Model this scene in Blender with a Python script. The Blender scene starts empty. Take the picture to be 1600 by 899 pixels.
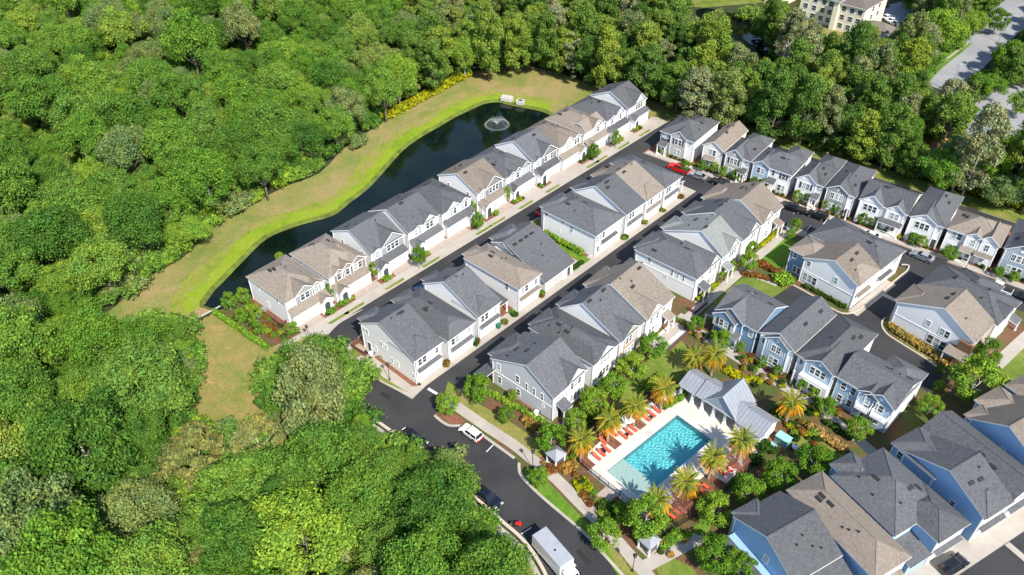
import bpy, bmesh, math, random
import numpy as np
from mathutils import Vector, Matrix
from mathutils.geometry import tessellate_polygon

# ------------------------------------------------------------ camera, sky, sun, exposure
sc = bpy.context.scene
CAM_H, FPX, PITCH = 100.0, 1244.0, math.atan(1244 / 1510)      # focal length in pixels of the 1600 px wide frame
cam_d = bpy.data.cameras.new('camera'); cam = bpy.data.objects.new('camera', cam_d)
sc.collection.objects.link(cam)
cam.location = (0, 0, CAM_H); cam.rotation_euler = (math.pi / 2 - PITCH, 0, 0)
cam_d.sensor_fit = 'HORIZONTAL'; cam_d.sensor_width = 36; cam_d.lens = 36 * FPX / 1600
cam_d.clip_start = 1; cam_d.clip_end = 6000
sc.camera = cam

SUN_EL, SUN_AZ = math.radians(46), math.radians(153)            # azimuth clockwise from +Y (view direction)
world = bpy.data.worlds.new('World'); sc.world = world; world.use_nodes = True
wn = world.node_tree.nodes; wl = world.node_tree.links
for n in list(wn): wn.remove(n)
sky = wn.new('ShaderNodeTexSky'); sky.sky_type = 'NISHITA'; sky.sun_disc = False
sky.sun_elevation = SUN_EL; sky.sun_rotation = SUN_AZ; sky.air_density = 1.0; sky.dust_density = 0.4; sky.ozone_density = 1.6
bgn = wn.new('ShaderNodeBackground'); bgn.inputs[1].default_value = 0.13
wo = wn.new('ShaderNodeOutputWorld')
wl.new(sky.outputs[0], bgn.inputs[0]); wl.new(bgn.outputs[0], wo.inputs[0])
sun_d = bpy.data.lights.new('sun', 'SUN'); sun_d.energy = 4.3; sun_d.angle = math.radians(0.53); sun_d.color = (1.0, 0.93, 0.82)
sun = bpy.data.objects.new('sun', sun_d); sc.collection.objects.link(sun)
to_sun = Vector((math.sin(SUN_AZ) * math.cos(SUN_EL), math.cos(SUN_AZ) * math.cos(SUN_EL), math.sin(SUN_EL)))
sun.rotation_euler = to_sun.to_track_quat('Z', 'Y').to_euler()
sun.location = to_sun * 300
sc.view_settings.view_transform = 'Standard'; sc.view_settings.look = 'None'
sc.view_settings.exposure = 0.9; sc.view_settings.gamma = 1.0; sc.view_settings.use_curve_mapping = False
sc.cycles.max_bounces = 6; sc.cycles.diffuse_bounces = 3; sc.cycles.glossy_bounces = 3
sc.cycles.transmission_bounces = 4; sc.cycles.transparent_max_bounces = 12
sc.cycles.caustics_reflective = False; sc.cycles.caustics_refractive = True; sc.cycles.sample_clamp_indirect = 6.0

# ------------------------------------------------------------ helpers
COL = sc.collection
SP, CP = math.sin(PITCH), math.cos(PITCH)
rnd = random.Random(7)
def W(px, py, z=0.0):
    "place on the ground plane of height z that the photograph shows at (px, py)"
    x = (px - 800) / FPX; y = (py - 449.5) / FPX
    t = (z - CAM_H) / (-SP - y * CP)
    return Vector((x * t, (CP - y * SP) * t, z))
def PR(X, Y, Z):
    z = Z - CAM_H; d = Y * CP - z * SP; u = Y * SP + z * CP
    return 800 + FPX * X / d, 449.5 - FPX * u / d
class Frame:
    "street grid: s runs away to the upper right, t runs to the lower right"
    def __init__(f, az):
        a = math.radians(az); f.az = az
        f.A = Vector((math.sin(a), math.cos(a), 0)); f.B = Vector((math.cos(a), -math.sin(a), 0)); f.rz = -a
    def __call__(f, s, t, z=0.0): return f.A * s + f.B * t + Vector((0, 0, z))
    def inv(f, p): return p.dot(f.A), p.dot(f.B)
F43, F38, F46, F49, F61, F48 = Frame(43), Frame(38), Frame(46), Frame(49), Frame(61), Frame(48)
GZ = 0.13                                                        # top of kerbed ground

def link(name, me, mats=None, parent=None, loc=None, rz=None):
    o = bpy.data.objects.new(name, me); COL.objects.link(o)
    if mats is not None and me is not None and not me.materials:
        for m in (mats if isinstance(mats, (list, tuple)) else [mats]): me.materials.append(m)
    if parent is not None: o.parent = parent
    if loc is not None: o.location = loc
    if rz is not None: o.rotation_euler = (0, 0, rz)
    return o
def tag(o, label=None, cat=None, group=None, kind=None):
    if label: o['label'] = label
    if cat: o['category'] = cat
    if group: o['group'] = group
    if kind: o['kind'] = kind
    return o
def thing(name, label, cat, loc, rz=0, group=None):
    o = bpy.data.objects.new(name, None); COL.objects.link(o); o.empty_display_size = .3
    o.location = loc; o.rotation_euler = (0, 0, rz)
    return tag(o, label, cat, group)
def copy_tree(o, parent=None):
    c = o.copy(); COL.objects.link(c)
    if parent is not None: c.parent = parent
    for ch in o.children: copy_tree(ch, c)
    return c

class MB:
    "collects faces for one mesh object"
    def __init__(m): m.v = []; m.f = []; m.mi = []
    def add(m, vs, fs, mi=0):
        b = len(m.v); m.v += [tuple(v) for v in vs]; m.f += [[b + i for i in f] for f in fs]; m.mi += [mi] * len(fs); return m
    def box(m, x0, x1, y0, y1, z0, z1, mi=0):
        vs = [(x0,y0,z0),(x1,y0,z0),(x1,y1,z0),(x0,y1,z0),(x0,y0,z1),(x1,y0,z1),(x1,y1,z1),(x0,y1,z1)]
        return m.add(vs, [[0,3,2,1],[4,5,6,7],[0,1,5,4],[1,2,6,5],[2,3,7,6],[3,0,4,7]], mi)
    def taper(m, x0,x1,y0,y1,z0, X0,X1,Y0,Y1,z1, mi=0):
        vs = [(x0,y0,z0),(x1,y0,z0),(x1,y1,z0),(x0,y1,z0),(X0,Y0,z1),(X1,Y0,z1),(X1,Y1,z1),(X0,Y1,z1)]
        return m.add(vs, [[0,3,2,1],[4,5,6,7],[0,1,5,4],[1,2,6,5],[2,3,7,6],[3,0,4,7]], mi)
    def tube(m, pts, rads, n=6, mi=0, cap=True):
        pts = [Vector(p) for p in pts]; rings = []
        for i, p in enumerate(pts):
            d = (pts[min(i+1, len(pts)-1)] - pts[max(i-1, 0)])
            d = d.normalized() if d.length > 1e-6 else Vector((0,0,1))
            a = d.orthogonal().normalized() if abs(d.z) < .99 else Vector((1,0,0)); b = d.cross(a).normalized(); a = b.cross(d)
            r = rads[i] if isinstance(rads, (list, tuple)) else rads
            rings.append([p + (a*math.cos(2*math.pi*k/n) + b*math.sin(2*math.pi*k/n))*r for k in range(n)])
        vs = [v for r in rings for v in r]; fs = []
        for i in range(len(pts)-1):
            for k in range(n):
                fs.append([i*n+k, i*n+(k+1)%n, (i+1)*n+(k+1)%n, (i+1)*n+k])
        if cap: fs.append(list(range(n))[::-1]); fs.append([(len(pts)-1)*n+k for k in range(n)])
        return m.add(vs, fs, mi)
    def lathe(m, prof, n=12, c=(0,0), mi=0):
        vs = []; fs = []
        for r, z in prof: vs += [(c[0]+r*math.cos(2*math.pi*k/n), c[1]+r*math.sin(2*math.pi*k/n), z) for k in range(n)]
        for i in range(len(prof)-1):
            for k in range(n): fs.append([i*n+k, i*n+(k+1)%n, (i+1)*n+(k+1)%n, (i+1)*n+k])
        fs.append(list(range(n))[::-1]); fs.append([(len(prof)-1)*n+k for k in range(n)])
        return m.add(vs, fs, mi)
    def mesh(m, name, mats=None, smooth=False):
        me = bpy.data.meshes.new(name); me.from_pydata(m.v, [], m.f)
        if mats is not None:
            for x in (mats if isinstance(mats, (list, tuple)) else [mats]): me.materials.append(x)
        me.polygons.foreach_set('material_index', m.mi)
        if smooth: me.polygons.foreach_set('use_smooth', [True]*len(m.f))
        me.update(); return me
    def obj(m, name, mats, parent=None, loc=None, rz=None, smooth=False):
        return link(name, m.mesh(name, mats, smooth), None, parent, loc, rz)

# ------------------------------------------------------------ materials
MAT = {}
def newmat(name):
    m = bpy.data.materials.new(name); m.use_nodes = True; nt = m.node_tree
    for n in list(nt.nodes): nt.nodes.remove(n)
    o = nt.nodes.new('ShaderNodeOutputMaterial'); MAT[name] = m
    return m, nt, o
def nd(nt, t, **k):
    n = nt.nodes.new(t)
    for a, b in k.items(): setattr(n, a, b)
    return n
def noise(nt, vec, scale, detail=3, rough=.6, dist=0.0):
    n = nd(nt, 'ShaderNodeTexNoise'); n.inputs['Scale'].default_value = scale; n.inputs['Detail'].default_value = detail
    n.inputs['Roughness'].default_value = rough; n.inputs['Distortion'].default_value = dist
    nt.links.new(vec, n.inputs['Vector']); return n.outputs['Fac']
def ramp(nt, fac, stops):
    r = nd(nt, 'ShaderNodeValToRGB'); e = r.color_ramp.elements
    while len(e) > 1: e.remove(e[-1])
    e[0].position = stops[0][0]; e[0].color = (*stops[0][1], 1)
    for p, c in stops[1:]:
        x = e.new(p); x.color = (*c, 1)
    nt.links.new(fac, r.inputs[0]); return r.outputs[0]
def mix(nt, fac, a, b, mode='MIX'):
    n = nd(nt, 'ShaderNodeMix', data_type='RGBA', blend_type=mode)
    for sock, v in ((n.inputs[0], fac), (n.inputs[6], a), (n.inputs[7], b)):
        if hasattr(v, 'is_linked') or hasattr(v, 'links'): nt.links.new(v, sock)
        elif isinstance(v, (int, float)): sock.default_value = v
        else: sock.default_value = (*v, 1)
    return n.outputs[2]
def surf(name, c1, c2=None, scale=1.0, rough=.8, detail=3, c3=None, scale3=.15, fac3=.5, bump=0.0, bscale=20, spec=.3, metal=0.0, contrast=.25, stretch=None):
    m, nt, o = newmat(name)
    b = nd(nt, 'ShaderNodeBsdfPrincipled'); b.inputs['Roughness'].default_value = rough
    b.inputs['Specular IOR Level'].default_value = spec; b.inputs['Metallic'].default_value = metal
    nt.links.new(b.outputs[0], o.inputs[0])
    geo = nd(nt, 'ShaderNodeNewGeometry'); vec = geo.outputs['Position']
    if stretch:
        mp = nd(nt, 'ShaderNodeMapping'); mp.inputs['Scale'].default_value = stretch; nt.links.new(vec, mp.inputs[0]); vec = mp.outputs[0]
    if c2 is None: b.inputs['Base Color'].default_value = (*c1, 1); col = None
    else:
        f = noise(nt, vec, scale, detail, .65); col = ramp(nt, f, [(.5-contrast, c1), (.5+contrast, c2)])
        if c3 is not None:
            f3 = noise(nt, vec, scale3, 2, .5, .3); f3 = ramp(nt, f3, [(.5-.12, (0,0,0)), (.5+.12, (fac3,)*3)])
            col = mix(nt, f3, col, c3)
        nt.links.new(col, b.inputs['Base Color'])
    if bump:
        bp = nd(nt, 'ShaderNodeBump'); bp.inputs['Strength'].default_value = bump; bp.inputs['Distance'].default_value = .05
        nt.links.new(noise(nt, geo.outputs['Position'], bscale, 3, .6), bp.inputs['Height']); nt.links.new(bp.outputs[0], b.inputs['Normal'])
    return m
# paint and siding
def siding(name, c):
    d = tuple(x*.93 for x in c)
    return surf(name, d, c, 1.3, .62, 3, spec=.25, stretch=(1, 1, 4), contrast=.2)
WALL = {k: siding('siding_'+k, c) for k, c in dict(white=(.80,.80,.79), cream=(.74,.72,.67), pale=(.50,.52,.54), greige=(.46,.44,.42), grey=(.27,.28,.295),
        blue=(.16,.27,.40), sky=(.35,.465,.58), azure=(.27,.43,.63), navy=(.045,.07,.12), slate=(.30,.36,.42), tan=(.45,.35,.27), teal=(.32,.42,.44), taupe=(.34,.29,.26), mist=(.30,.315,.33), steel=(.21,.22,.235), clay=(.25,.195,.165)).items()}
TRIM = surf('white_trim', (.80,.80,.79), rough=.5)
def shingle(name, a, b, c):
    m, nt, o = newmat(name); bs = nd(nt, 'ShaderNodeBsdfPrincipled'); bs.inputs['Roughness'].default_value = .92; bs.inputs['Specular IOR Level'].default_value = .2
    geo = nd(nt, 'ShaderNodeNewGeometry'); oi = nd(nt, 'ShaderNodeObjectInfo')
    f = noise(nt, geo.outputs['Position'], 2.6, 4, .75); col = ramp(nt, f, [(.34, tuple(x*.86 for x in a)), (.5, b), (.66, tuple(x*1.12 for x in c))])
    f2 = noise(nt, geo.outputs['Position'], .22, 2, .5); col = mix(nt, f2, col, tuple(x*1.25 for x in b))
    mp = nd(nt, 'ShaderNodeMapping'); mp.inputs['Scale'].default_value = (.8, .8, 12); nt.links.new(geo.outputs['Position'], mp.inputs[0])
    f4 = noise(nt, mp.outputs[0], 1.0, 2, .5); k = nd(nt, 'ShaderNodeMapRange'); k.inputs[1].default_value = .3; k.inputs[2].default_value = .7; k.inputs[3].default_value = .93; k.inputs[4].default_value = 1.07
    nt.links.new(f4, k.inputs[0]); col = mix(nt, 1.0, col, k.outputs[0], 'MULTIPLY')
    k2 = nd(nt, 'ShaderNodeMapRange'); k2.inputs[3].default_value = .82; k2.inputs[4].default_value = 1.2; nt.links.new(oi.outputs['Random'], k2.inputs[0])
    col = mix(nt, 1.0, col, k2.outputs[0], 'MULTIPLY')
    bp = nd(nt, 'ShaderNodeBump'); bp.inputs['Strength'].default_value = .35; bp.inputs['Distance'].default_value = .03
    nt.links.new(noise(nt, geo.outputs['Position'], 9, 2, .6), bp.inputs['Height']); nt.links.new(bp.outputs[0], bs.inputs['Normal'])
    nt.links.new(col, bs.inputs['Base Color']); nt.links.new(bs.outputs[0], o.inputs[0]); return m
ROOF = dict(char=shingle('charcoal_shingle', (.050,.053,.058), (.077,.080,.086), (.116,.119,.124)),
            brown=shingle('brown_shingle', (.118,.098,.080), (.166,.141,.116), (.224,.193,.162)),
            green=shingle('grey_green_shingle', (.10,.108,.102), (.14,.15,.143), (.185,.195,.185)))
VENTM = surf('dark_vent_metal', (.025,.024,.024), rough=.6)
def glass_mat(name, c, rough=.08):
    m, nt, o = newmat(name); b = nd(nt, 'ShaderNodeBsdfPrincipled'); b.inputs['Base Color'].default_value = (*c, 1)
    b.inputs['Roughness'].default_value = rough; b.inputs['Specular IOR Level'].default_value = .6; nt.links.new(b.outputs[0], o.inputs[0]); return m
PANE = glass_mat('window_glass', (.045,.065,.075)); PANE2 = glass_mat('curtained_window_glass', (.30,.36,.35), .15)
DARK = surf('dark_metal', (.018,.018,.02), rough=.5)
SHUT = surf('charcoal_shutter', (.05,.055,.062), rough=.7)
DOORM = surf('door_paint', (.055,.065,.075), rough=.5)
GARM = surf('garage_door_paint', (.76,.765,.77), (.82,.82,.81), .8, .55)
# ground
ASPH = surf('asphalt', (.023,.0235,.0255), (.036,.0365,.039), 2.2, .9, 6, c3=(.047,.047,.049), scale3=.13, fac3=.65, bump=.2, bscale=8)
ASPH2 = surf('old_asphalt', (.25,.255,.265), (.31,.315,.325), .8, .9, 5, c3=(.20,.205,.215), scale3=.08, fac3=.6)
CONC = surf('concrete', (.335,.303,.262), (.405,.37,.325), .9, .85, 5, c3=(.285,.255,.22), scale3=.25, fac3=.45)
KERB = surf('kerb_concrete', (.42,.36,.295), (.50,.44,.37), 1.5, .85)
PAVER = surf('pink_paver', (.28,.215,.18), (.38,.305,.26), 3.2, .85, 3, c3=(.34,.30,.265), scale3=.5, fac3=.6, contrast=.15)
DECK = surf('pool_deck_concrete', (.50,.475,.435), (.57,.545,.50), .8, .8, c3=(.46,.435,.39), scale3=.3)
GARDEN = surf('garden_ground', (.07,.035,.02), (.20,.10,.055), 3.5, .95, 5, c3=(.055,.085,.016), scale3=.22, fac3=.9, bump=.5, bscale=9)
MULCH = surf('bark_mulch', (.075,.032,.018), (.24,.105,.058), 3.5, .95, 5, bump=.5, bscale=10, contrast=.2)
MULCHR = surf('red_mulch', (.12,.050,.028), (.26,.115,.068), 3.5, .95, 5, bump=.5, bscale=10, contrast=.2)
LAWN0 = None
LAWNG0 = surf('plain_green_grass', (.07,.155,.012), (.13,.235,.028), 1.3, .95, 5, c3=(.20,.24,.04), scale3=.16, fac3=.6, bump=.5, bscale=9)
def turf(name, stops, fine, sc1=.16, sc2=1.6):
    "turf whose tone wanders over several scales"
    m, nt, o = newmat(name); b = nd(nt, 'ShaderNodeBsdfPrincipled'); b.inputs['Roughness'].default_value = .95; b.inputs['Specular IOR Level'].default_value = .15; geo = nd(nt, 'ShaderNodeNewGeometry'); P_ = geo.outputs['Position']
    col = ramp(nt, noise(nt, P_, sc1, 8, .68, .6), stops); col = mix(nt, .75, col, ramp(nt, noise(nt, P_, sc2, 6, .75), fine), 'MULTIPLY')
    sp = ramp(nt, noise(nt, P_, .55, 4, .7, 1.2), [(.62, (0,0,0)), (.70, (.6,.6,.6))]); col = mix(nt, sp, col, tuple(c*1.25 for c in stops[-1][1]))
    bp = nd(nt, 'ShaderNodeBump'); bp.inputs['Strength'].default_value = .6; bp.inputs['Distance'].default_value = .12; nt.links.new(noise(nt, P_, 5, 4, .7), bp.inputs['Height']); nt.links.new(bp.outputs[0], b.inputs['Normal'])
    nt.links.new(col, b.inputs['Base Color']); nt.links.new(b.outputs[0], o.inputs[0]); return m
FINE = [(.3, (.62,.68,.6)), (.5, (1,1,1)), (.7, (1.3,1.25,1.2))]
BANK = turf('bank_grass', [(.28,(.10,.15,.03)), (.40,(.16,.185,.045)), (.51,(.22,.20,.068)), (.63,(.29,.21,.10)), (.76,(.33,.22,.12))], FINE, .075)
BRIGHT = turf('bright_bank_grass', [(.30,(.115,.195,.014)), (.48,(.18,.26,.015)), (.6,(.215,.265,.025)), (.72,(.23,.23,.055))], FINE, .13)
DRY = turf('dry_grass', [(.30,(.105,.155,.028)), (.46,(.175,.185,.045)), (.60,(.25,.195,.07)), (.72,(.31,.205,.09))], FINE, .16)
BRIGHT2 = turf('meadow_bank_grass', [(.32,(.13,.185,.022)), (.46,(.195,.225,.032)), (.57,(.23,.215,.055)), (.7,(.29,.22,.09))], FINE, .12)
LAWN = turf('lawn_grass', [(.30,(.075,.125,.018)), (.48,(.125,.175,.028)), (.6,(.19,.19,.05)), (.72,(.25,.20,.07))], FINE, .2)
LAWNG = turf('green_grass', [(.30,(.06,.13,.012)), (.5,(.095,.19,.018)), (.7,(.16,.205,.035))], FINE, .25)
FLOOR = surf('forest_floor', (.018,.028,.010), (.05,.065,.02), .5, 1.0, 5)
SAND = surf('tan_sand', (.34,.18,.08), (.44,.27,.13), .8, .95, 4)
PAINTW = surf('road_paint', (.66,.66,.64), (.76,.76,.75), 2.0, .7)

def poly(name, pts, mat, z=None, holes=(), parent=None, drop=0.0, kind='structure', side=None):
    "flat sheet (or slab with sides when drop > 0) from world points"
    loops = [[Vector((p[0], p[1], p[2] if z is None else z)) for p in l] for l in [pts, *holes]]
    tri = tessellate_polygon([[Vector((v.x, v.y, 0)) for v in l] for l in loops])
    flat = [v for l in loops for v in l]; m = MB()
    fs = []
    for a, b, c in tri:
        n = (flat[b].xy - flat[a].xy).cross(flat[c].xy - flat[a].xy)
        fs.append([a, b, c] if n > 0 else [a, c, b])
    m.add(flat, fs, 0)
    if drop:
        for l in loops:
            k = len(l); vs = l + [v - Vector((0, 0, drop)) for v in l]
            area = sum(l[i].x*l[(i+1)%k].y - l[(i+1)%k].x*l[i].y for i in range(k))
            m.add(vs, [([i, k+i, k+(i+1)%k, (i+1)%k] if area > 0 else [i, (i+1)%k, k+(i+1)%k, k+i]) for i in range(k)], 1 if side else 0)
    o = m.obj(name, [mat] + ([side] if side else []), parent)
    if kind and parent is None: o['kind'] = kind
    return o
def pxs(l, z=0.0): return [W(x, y, z) for x, y in l]
def smooth_line(pts, n=5, closed=False):
    "Catmull-Rom through 2-D or 3-D points"
    P = [Vector((p[0], p[1], p[2] if len(p) > 2 else 0)) for p in pts]; out = []
    k = len(P); rng = range(k if closed else k-1)
    for i in rng:
        g = (lambda j: P[j % k]) if closed else (lambda j: P[max(0, min(k-1, j))])
        a, b, c, d = g(i-1), g(i), g(i+1), g(i+2)
        for j in range(n):
            t = j/n
            out.append(.5*((2*b) + (c-a)*t + (2*a-5*b+4*c-d)*t*t + (3*b-a-3*c+d)*t**3))
    if not closed: out.append(P[-1])
    return out
def ribbon(name, pts, w, mat, z0, h=0.0, kind='structure', parent=None):
    "strip of width w along a line (kerb, path, marking); h > 0 makes it a raised bar"
    m = MB(); L = []; R = []
    P = [Vector((p[0], p[1], 0)) for p in pts]
    for i, p in enumerate(P):
        d = (P[min(i+1, len(P)-1)] - P[max(i-1, 0)]).normalized(); nrm = Vector((-d.y, d.x, 0))
        L.append(p + nrm*w/2); R.append(p - nrm*w/2)
    k = len(P)
    up = Vector((0, 0, z0+h)); dn = Vector((0, 0, z0))
    m.add([v+up for v in L] + [v+up for v in R], [[i, k+i, k+i+1, i+1] for i in range(k-1)])
    if h:
        m.add([v+up for v in L] + [v+dn for v in L], [[i, i+1, k+i+1, k+i] for i in range(k-1)])
        m.add([v+up for v in R] + [v+dn for v in R], [[i, k+i, k+i+1, i+1] for i in range(k-1)])
    o = m.obj(name, mat, parent)
    if kind and parent is None: o['kind'] = kind
    return o
# ------------------------------------------------------------ ground, water, roads
POND_Z = -.45
pond_px = [(318,478),(327,465),(336,453),(352,437),(380,408),(417,373),(465,353),(520,337),(545,318),(575,295),(600,268),(630,235),(660,213),(685,199),(710,184),(735,172),(757,162.5),(778,160),(795,164),(815,168),(845,174),(866,183)]
pond_line = smooth_line([W(x, y, POND_Z) for x, y in pond_px], 4)
pond_line = [Vector((p.x, p.y, POND_Z)) for p in pond_line] + [F43(s, -119.2, POND_Z) for s in (150, 130, 110, 90, 70, 56)] + [W(400, 482, POND_Z), W(345, 487, POND_Z)]
def offset_loop(l, d):
    k = len(l); area = sum(l[i].x*l[(i+1)%k].y - l[(i+1)%k].x*l[i].y for i in range(k)); sgn = 1 if area > 0 else -1; out = []
    for i in range(k):
        e = (l[(i+1)%k] - l[i-1]); e.z = 0; e.normalize()
        out.append(l[i] + Vector((e.y, -e.x, 0))*d*sgn)
    return out
rim = [Vector((p.x, p.y, 0)) for p in offset_loop(pond_line, .9)]
pool_c = [F48(62.2, -47.2), F48(79.2, -47.2), F48(79.2, -40.2), F48(62.2, -40.2)]
far = 3500
poly('ground', [(-far,-200,0),(far,-200,0),(far,far,0),(-far,far,0)], FLOOR, holes=[rim, pool_c])
# bank of the pond: bright rim sloping into the water, then the mown bank
m = MB(); k = len(rim)
inner = [Vector((p.x, p.y, POND_Z-.25)) for p in offset_loop(pond_line, -.6)]
m.add(rim + inner, [[i, k+i, k+(i+1)%k, (i+1)%k] for i in range(k)])
MUD = surf('pond_edge_mud', (.045,.05,.014), (.15,.20,.02), .5, .95, 5)
o = m.obj('pond_shore', MUD); o['kind'] = 'structure'
m_, nt, out = newmat('pond_water'); b = nd(nt, 'ShaderNodeBsdfPrincipled'); b.inputs['IOR'].default_value = 1.33; b.inputs['Roughness'].default_value = .05
geo = nd(nt, 'ShaderNodeNewGeometry'); wv = noise(nt, geo.outputs['Position'], 1.2, 3, .6); bp = nd(nt, 'ShaderNodeBump'); bp.inputs['Strength'].default_value = .12; bp.inputs['Distance'].default_value = .05
nt.links.new(wv, bp.inputs['Height']); nt.links.new(bp.outputs[0], b.inputs['Normal'])
f = noise(nt, geo.outputs['Position'], .12, 3, .6); nt.links.new(ramp(nt, f, [(.4, (.002,.006,.005)), (.7, (.006,.012,.006))]), b.inputs['Base Color']); nt.links.new(b.outputs[0], out.inputs[0])
PONDW = m_
poly('pond_water', offset_loop(pond_line, .9), PONDW, z=POND_Z)
bank_out = smooth_line(pxs([(150,505),(190,470),(235,432),(285,403),(318,372),(345,340),(400,315),(450,290),(500,270),(540,230),(590,197),(640,162),(690,132),(740,112),(800,103),(860,110),(920,132),(980,150),(1040,162),(1090,185)]), 3)
bank = bank_out + [F38(181, -76), F43(150, -100), F43(50, -100), W(425,552), W(470,625), W(420,700), W(300,705), W(225,570)]
poly('pond_bank', bank, BANK, z=.004, holes=[rim])
nb = len(pond_px)*4 - 6; jr = random.Random(3)
for nm, wd_, mt, zz in (('bank_meadow', 5.6, BRIGHT2, .008), ('bright_bank', 2.9, BRIGHT, .012)):
    wob = [0.0]
    for i in range(len(rim)): wob.append(wob[-1]*.6 + jr.gauss(0, .55))
    o1 = offset_loop(rim, wd_); o2 = offset_loop(rim, wd_+1)
    outer = [o1[i] + (o2[i]-o1[i])*max(-2.5, min(2.5, wob[i]))  for i in range(nb)]
    poly(nm, rim[:nb] + outer[::-1], mt, z=zz)
poly('dog_run_lawn', pxs([(285,512),(334,490),(425,553),(470,620),(420,700),(300,700),(235,560)]), DRY, z=.010)
poly('hotel_lawn', pxs([(1180,-10),(1330,-10),(1330,60),(1400,75),(1330,100),(1240,60)]), DRY, z=.006)
poly('far_pond_water', smooth_line(pxs([(1088,16),(1115,14),(1150,24),(1178,42),(1205,80),(1215,120),(1200,135),(1190,90),(1160,60),(1120,45),(1095,35)]), 4, True), PONDW, z=.03)
poly('far_pond_bank', pxs([(1040,-14),(1200,-14),(1200,3),(1150,8),(1100,12),(1070,10)]), LAWN, z=.008)

# neighbourhood asphalt, one sheet under the kerbed islands
road_w = smooth_line(pxs([(500,533),(500,552),(512,582),(537,614),(564,641),(591,660),(650,702),(732,766),(752,786),(783,814),(810,837),(830,860),(850,893),(866,930)]), 3)
asph = [F43(166, -99.7), F43(52, -99.7)] + road_w + [W(900,985), W(1720,985), F38(120, 40), F38(181, 40), F38(181, -79), F43(176,-98), F43(171,-99.5)]
poly('street', asph, ASPH, z=.016, holes=[pool_c])
ribbon('woodland_kerb', road_w[9:], .5, KERB, .0, .15)
ribbon('woodland_sidewalk', [p+Vector((-1.1,-.95,0)) for p in road_w[9:]], 1.5, CONC, .0, .12)
def island(name, pts, mat=CONC, z=GZ, holes=(), **kw): return poly(name, pts, mat, z=z, drop=.22, side=KERB, holes=holes, **kw)
# row by the pond: sidewalk slab and planting
island('pond_row_sidewalk', [F43(167, -99.72), F43(60, -99.72)] + smooth_line([W(566.5,484), W(545,497), W(530,506), W(515,521), W(507,533)], 3) + [W(492,541), W(476,541), W(486,522), F43(54,-104.3), F43(166.5,-104.3), F43(167.5,-102)], CONC)
poly('pond_row_bed', [F43(50.5,-117.6), F43(166,-117.6), F43(166,-104.2), F43(50.5,-104.2)], MULCH, z=.10, drop=.15)
poly('corner_bed', pxs([(341,487),(366,472),(397,470),(448,500),(470,520),(452,530),(424,543)]), GARDEN, z=.05, drop=.06)
ribbon('garden_path', pxs([(486,517),(462,530),(441,543)]), 1.3, CONC, .012)
# row with garages on the middle alley
isl2 = [F43(141,-95.1), F43(62,-95.1), W(556,534), W(541,541), W(542,551), W(552,567), W(570,581), W(596,598), W(621,611), W(644,624), W(652,616), F43(59.5,-75.5), F43(143.3,-75.5), F43(143.3,-93)]
island('middle_row_block', isl2, CONC)
poly('middle_row_bed', [F43(57,-93.4), F43(141,-93.6), F43(141,-78.2), F43(58.6,-78.2)], MULCH, z=GZ+.008)
for s0, s1, mt in [(101.5,105.5,LAWNG),(60,100,LAWN),(107,140,LAWN)]: poly('front_verge', [F43(s0,-94.8), F43(s1,-94.8), F43(s1,-93.5), F43(s0,-93.5)], mt, z=GZ+.014)
poly('end_verge', pxs([(556,541),(549,546),(548,553),(553,562),(566,556)]), LAWN, z=GZ+.012)
poly('end_hedge_bed', pxs([(584,559),(594,554),(652,590),(658,603),(645,605)]), MULCHR, z=GZ+.012)
poly('roadside_verge', pxs([(553,558),(592,586),(630,610),(641,615),(632,612),(600,598),(560,572)]), LAWN, z=GZ+.013)
poly('side_strip_lawn', [F43(101.2,-92), F43(102.4,-92), F43(102.4,-77), F43(101.2,-77)], LAWNG, z=GZ+.014)
poly('side_strip_walk', [F43(103.0,-93), F43(104.2,-93), F43(104.2,-75.8), F43(103.0,-75.8)], CONC, z=GZ+.014)
poly('side_strip_grass', [F43(104.4,-90), F43(106.4,-90), F43(106.4,-77), F43(104.4,-77)], LAWNG, z=GZ+.013)
# big block: row along the walk, pool, right hand rows
south = [W(679,648), W(690,658), W(702,665), W(719,665), W(730,662), W(805,716), W(811,723), W(811,739), W(820,752), W(840,772), W(875,802), W(908,830), W(935,859), W(965,892), W(990,920), W(1030,985)]
isl3 = [F43(143,-69.8), F43(62,-69.8), F43(58.5,-70.0)] + south + [W(1720,985), F38(110, 40), F38(149.7, 40), F38(149.7, -58.5), F43(143.2,-60)]
island('walk_block', isl3, GARDEN, holes=[pool_c])
z1, z2, z3 = GZ+.006, GZ+.011, GZ+.016
# sidewalk and grass along the lower street
lower_walk = [W(668,640), W(694,622), W(760,668), W(800,694), W(838,724), W(870,750), W(905,786), W(935,815), W(960,842), W(985,870), W(1010,898), W(1040,935)]
ribbon('lower_sidewalk', smooth_line(lower_walk[1:], 3), 1.9, CONC, z3)
ribbon('lower_kerb', smooth_line([W(679,650), W(691,660), W(703,666), W(719,666)], 3), .5, CONC, z2+.004)
ribbon('lower_kerb', [W(730,664), W(768,691), W(804,717)], .5, CONC, z2+.004)
ribbon('lower_kerb', smooth_line([W(811,724), W(812,739), W(822,753), W(842,773), W(877,803), W(910,831), W(937,860), W(967,893), W(995,925)], 3), .45, CONC, z2+.004)
poly('dry_lawn', pxs([(712,607),(740,628),(790,655),(840,690),(860,706),(838,720),(800,692),(750,658),(714,632),(703,620)]), DRY, z=z2)
poly('corner_mulch', pxs([(690,652),(708,645),(728,658),(722,664),(703,664)]), MULCHR, z=z2)
poly('kerbside_lawn', pxs([(818,735),(830,730),(862,760),(900,800),(935,838),(960,866),(990,905),(975,915),(940,862),(912,832),(878,802),(845,773),(824,752)]), LAWNG, z=z2)
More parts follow.
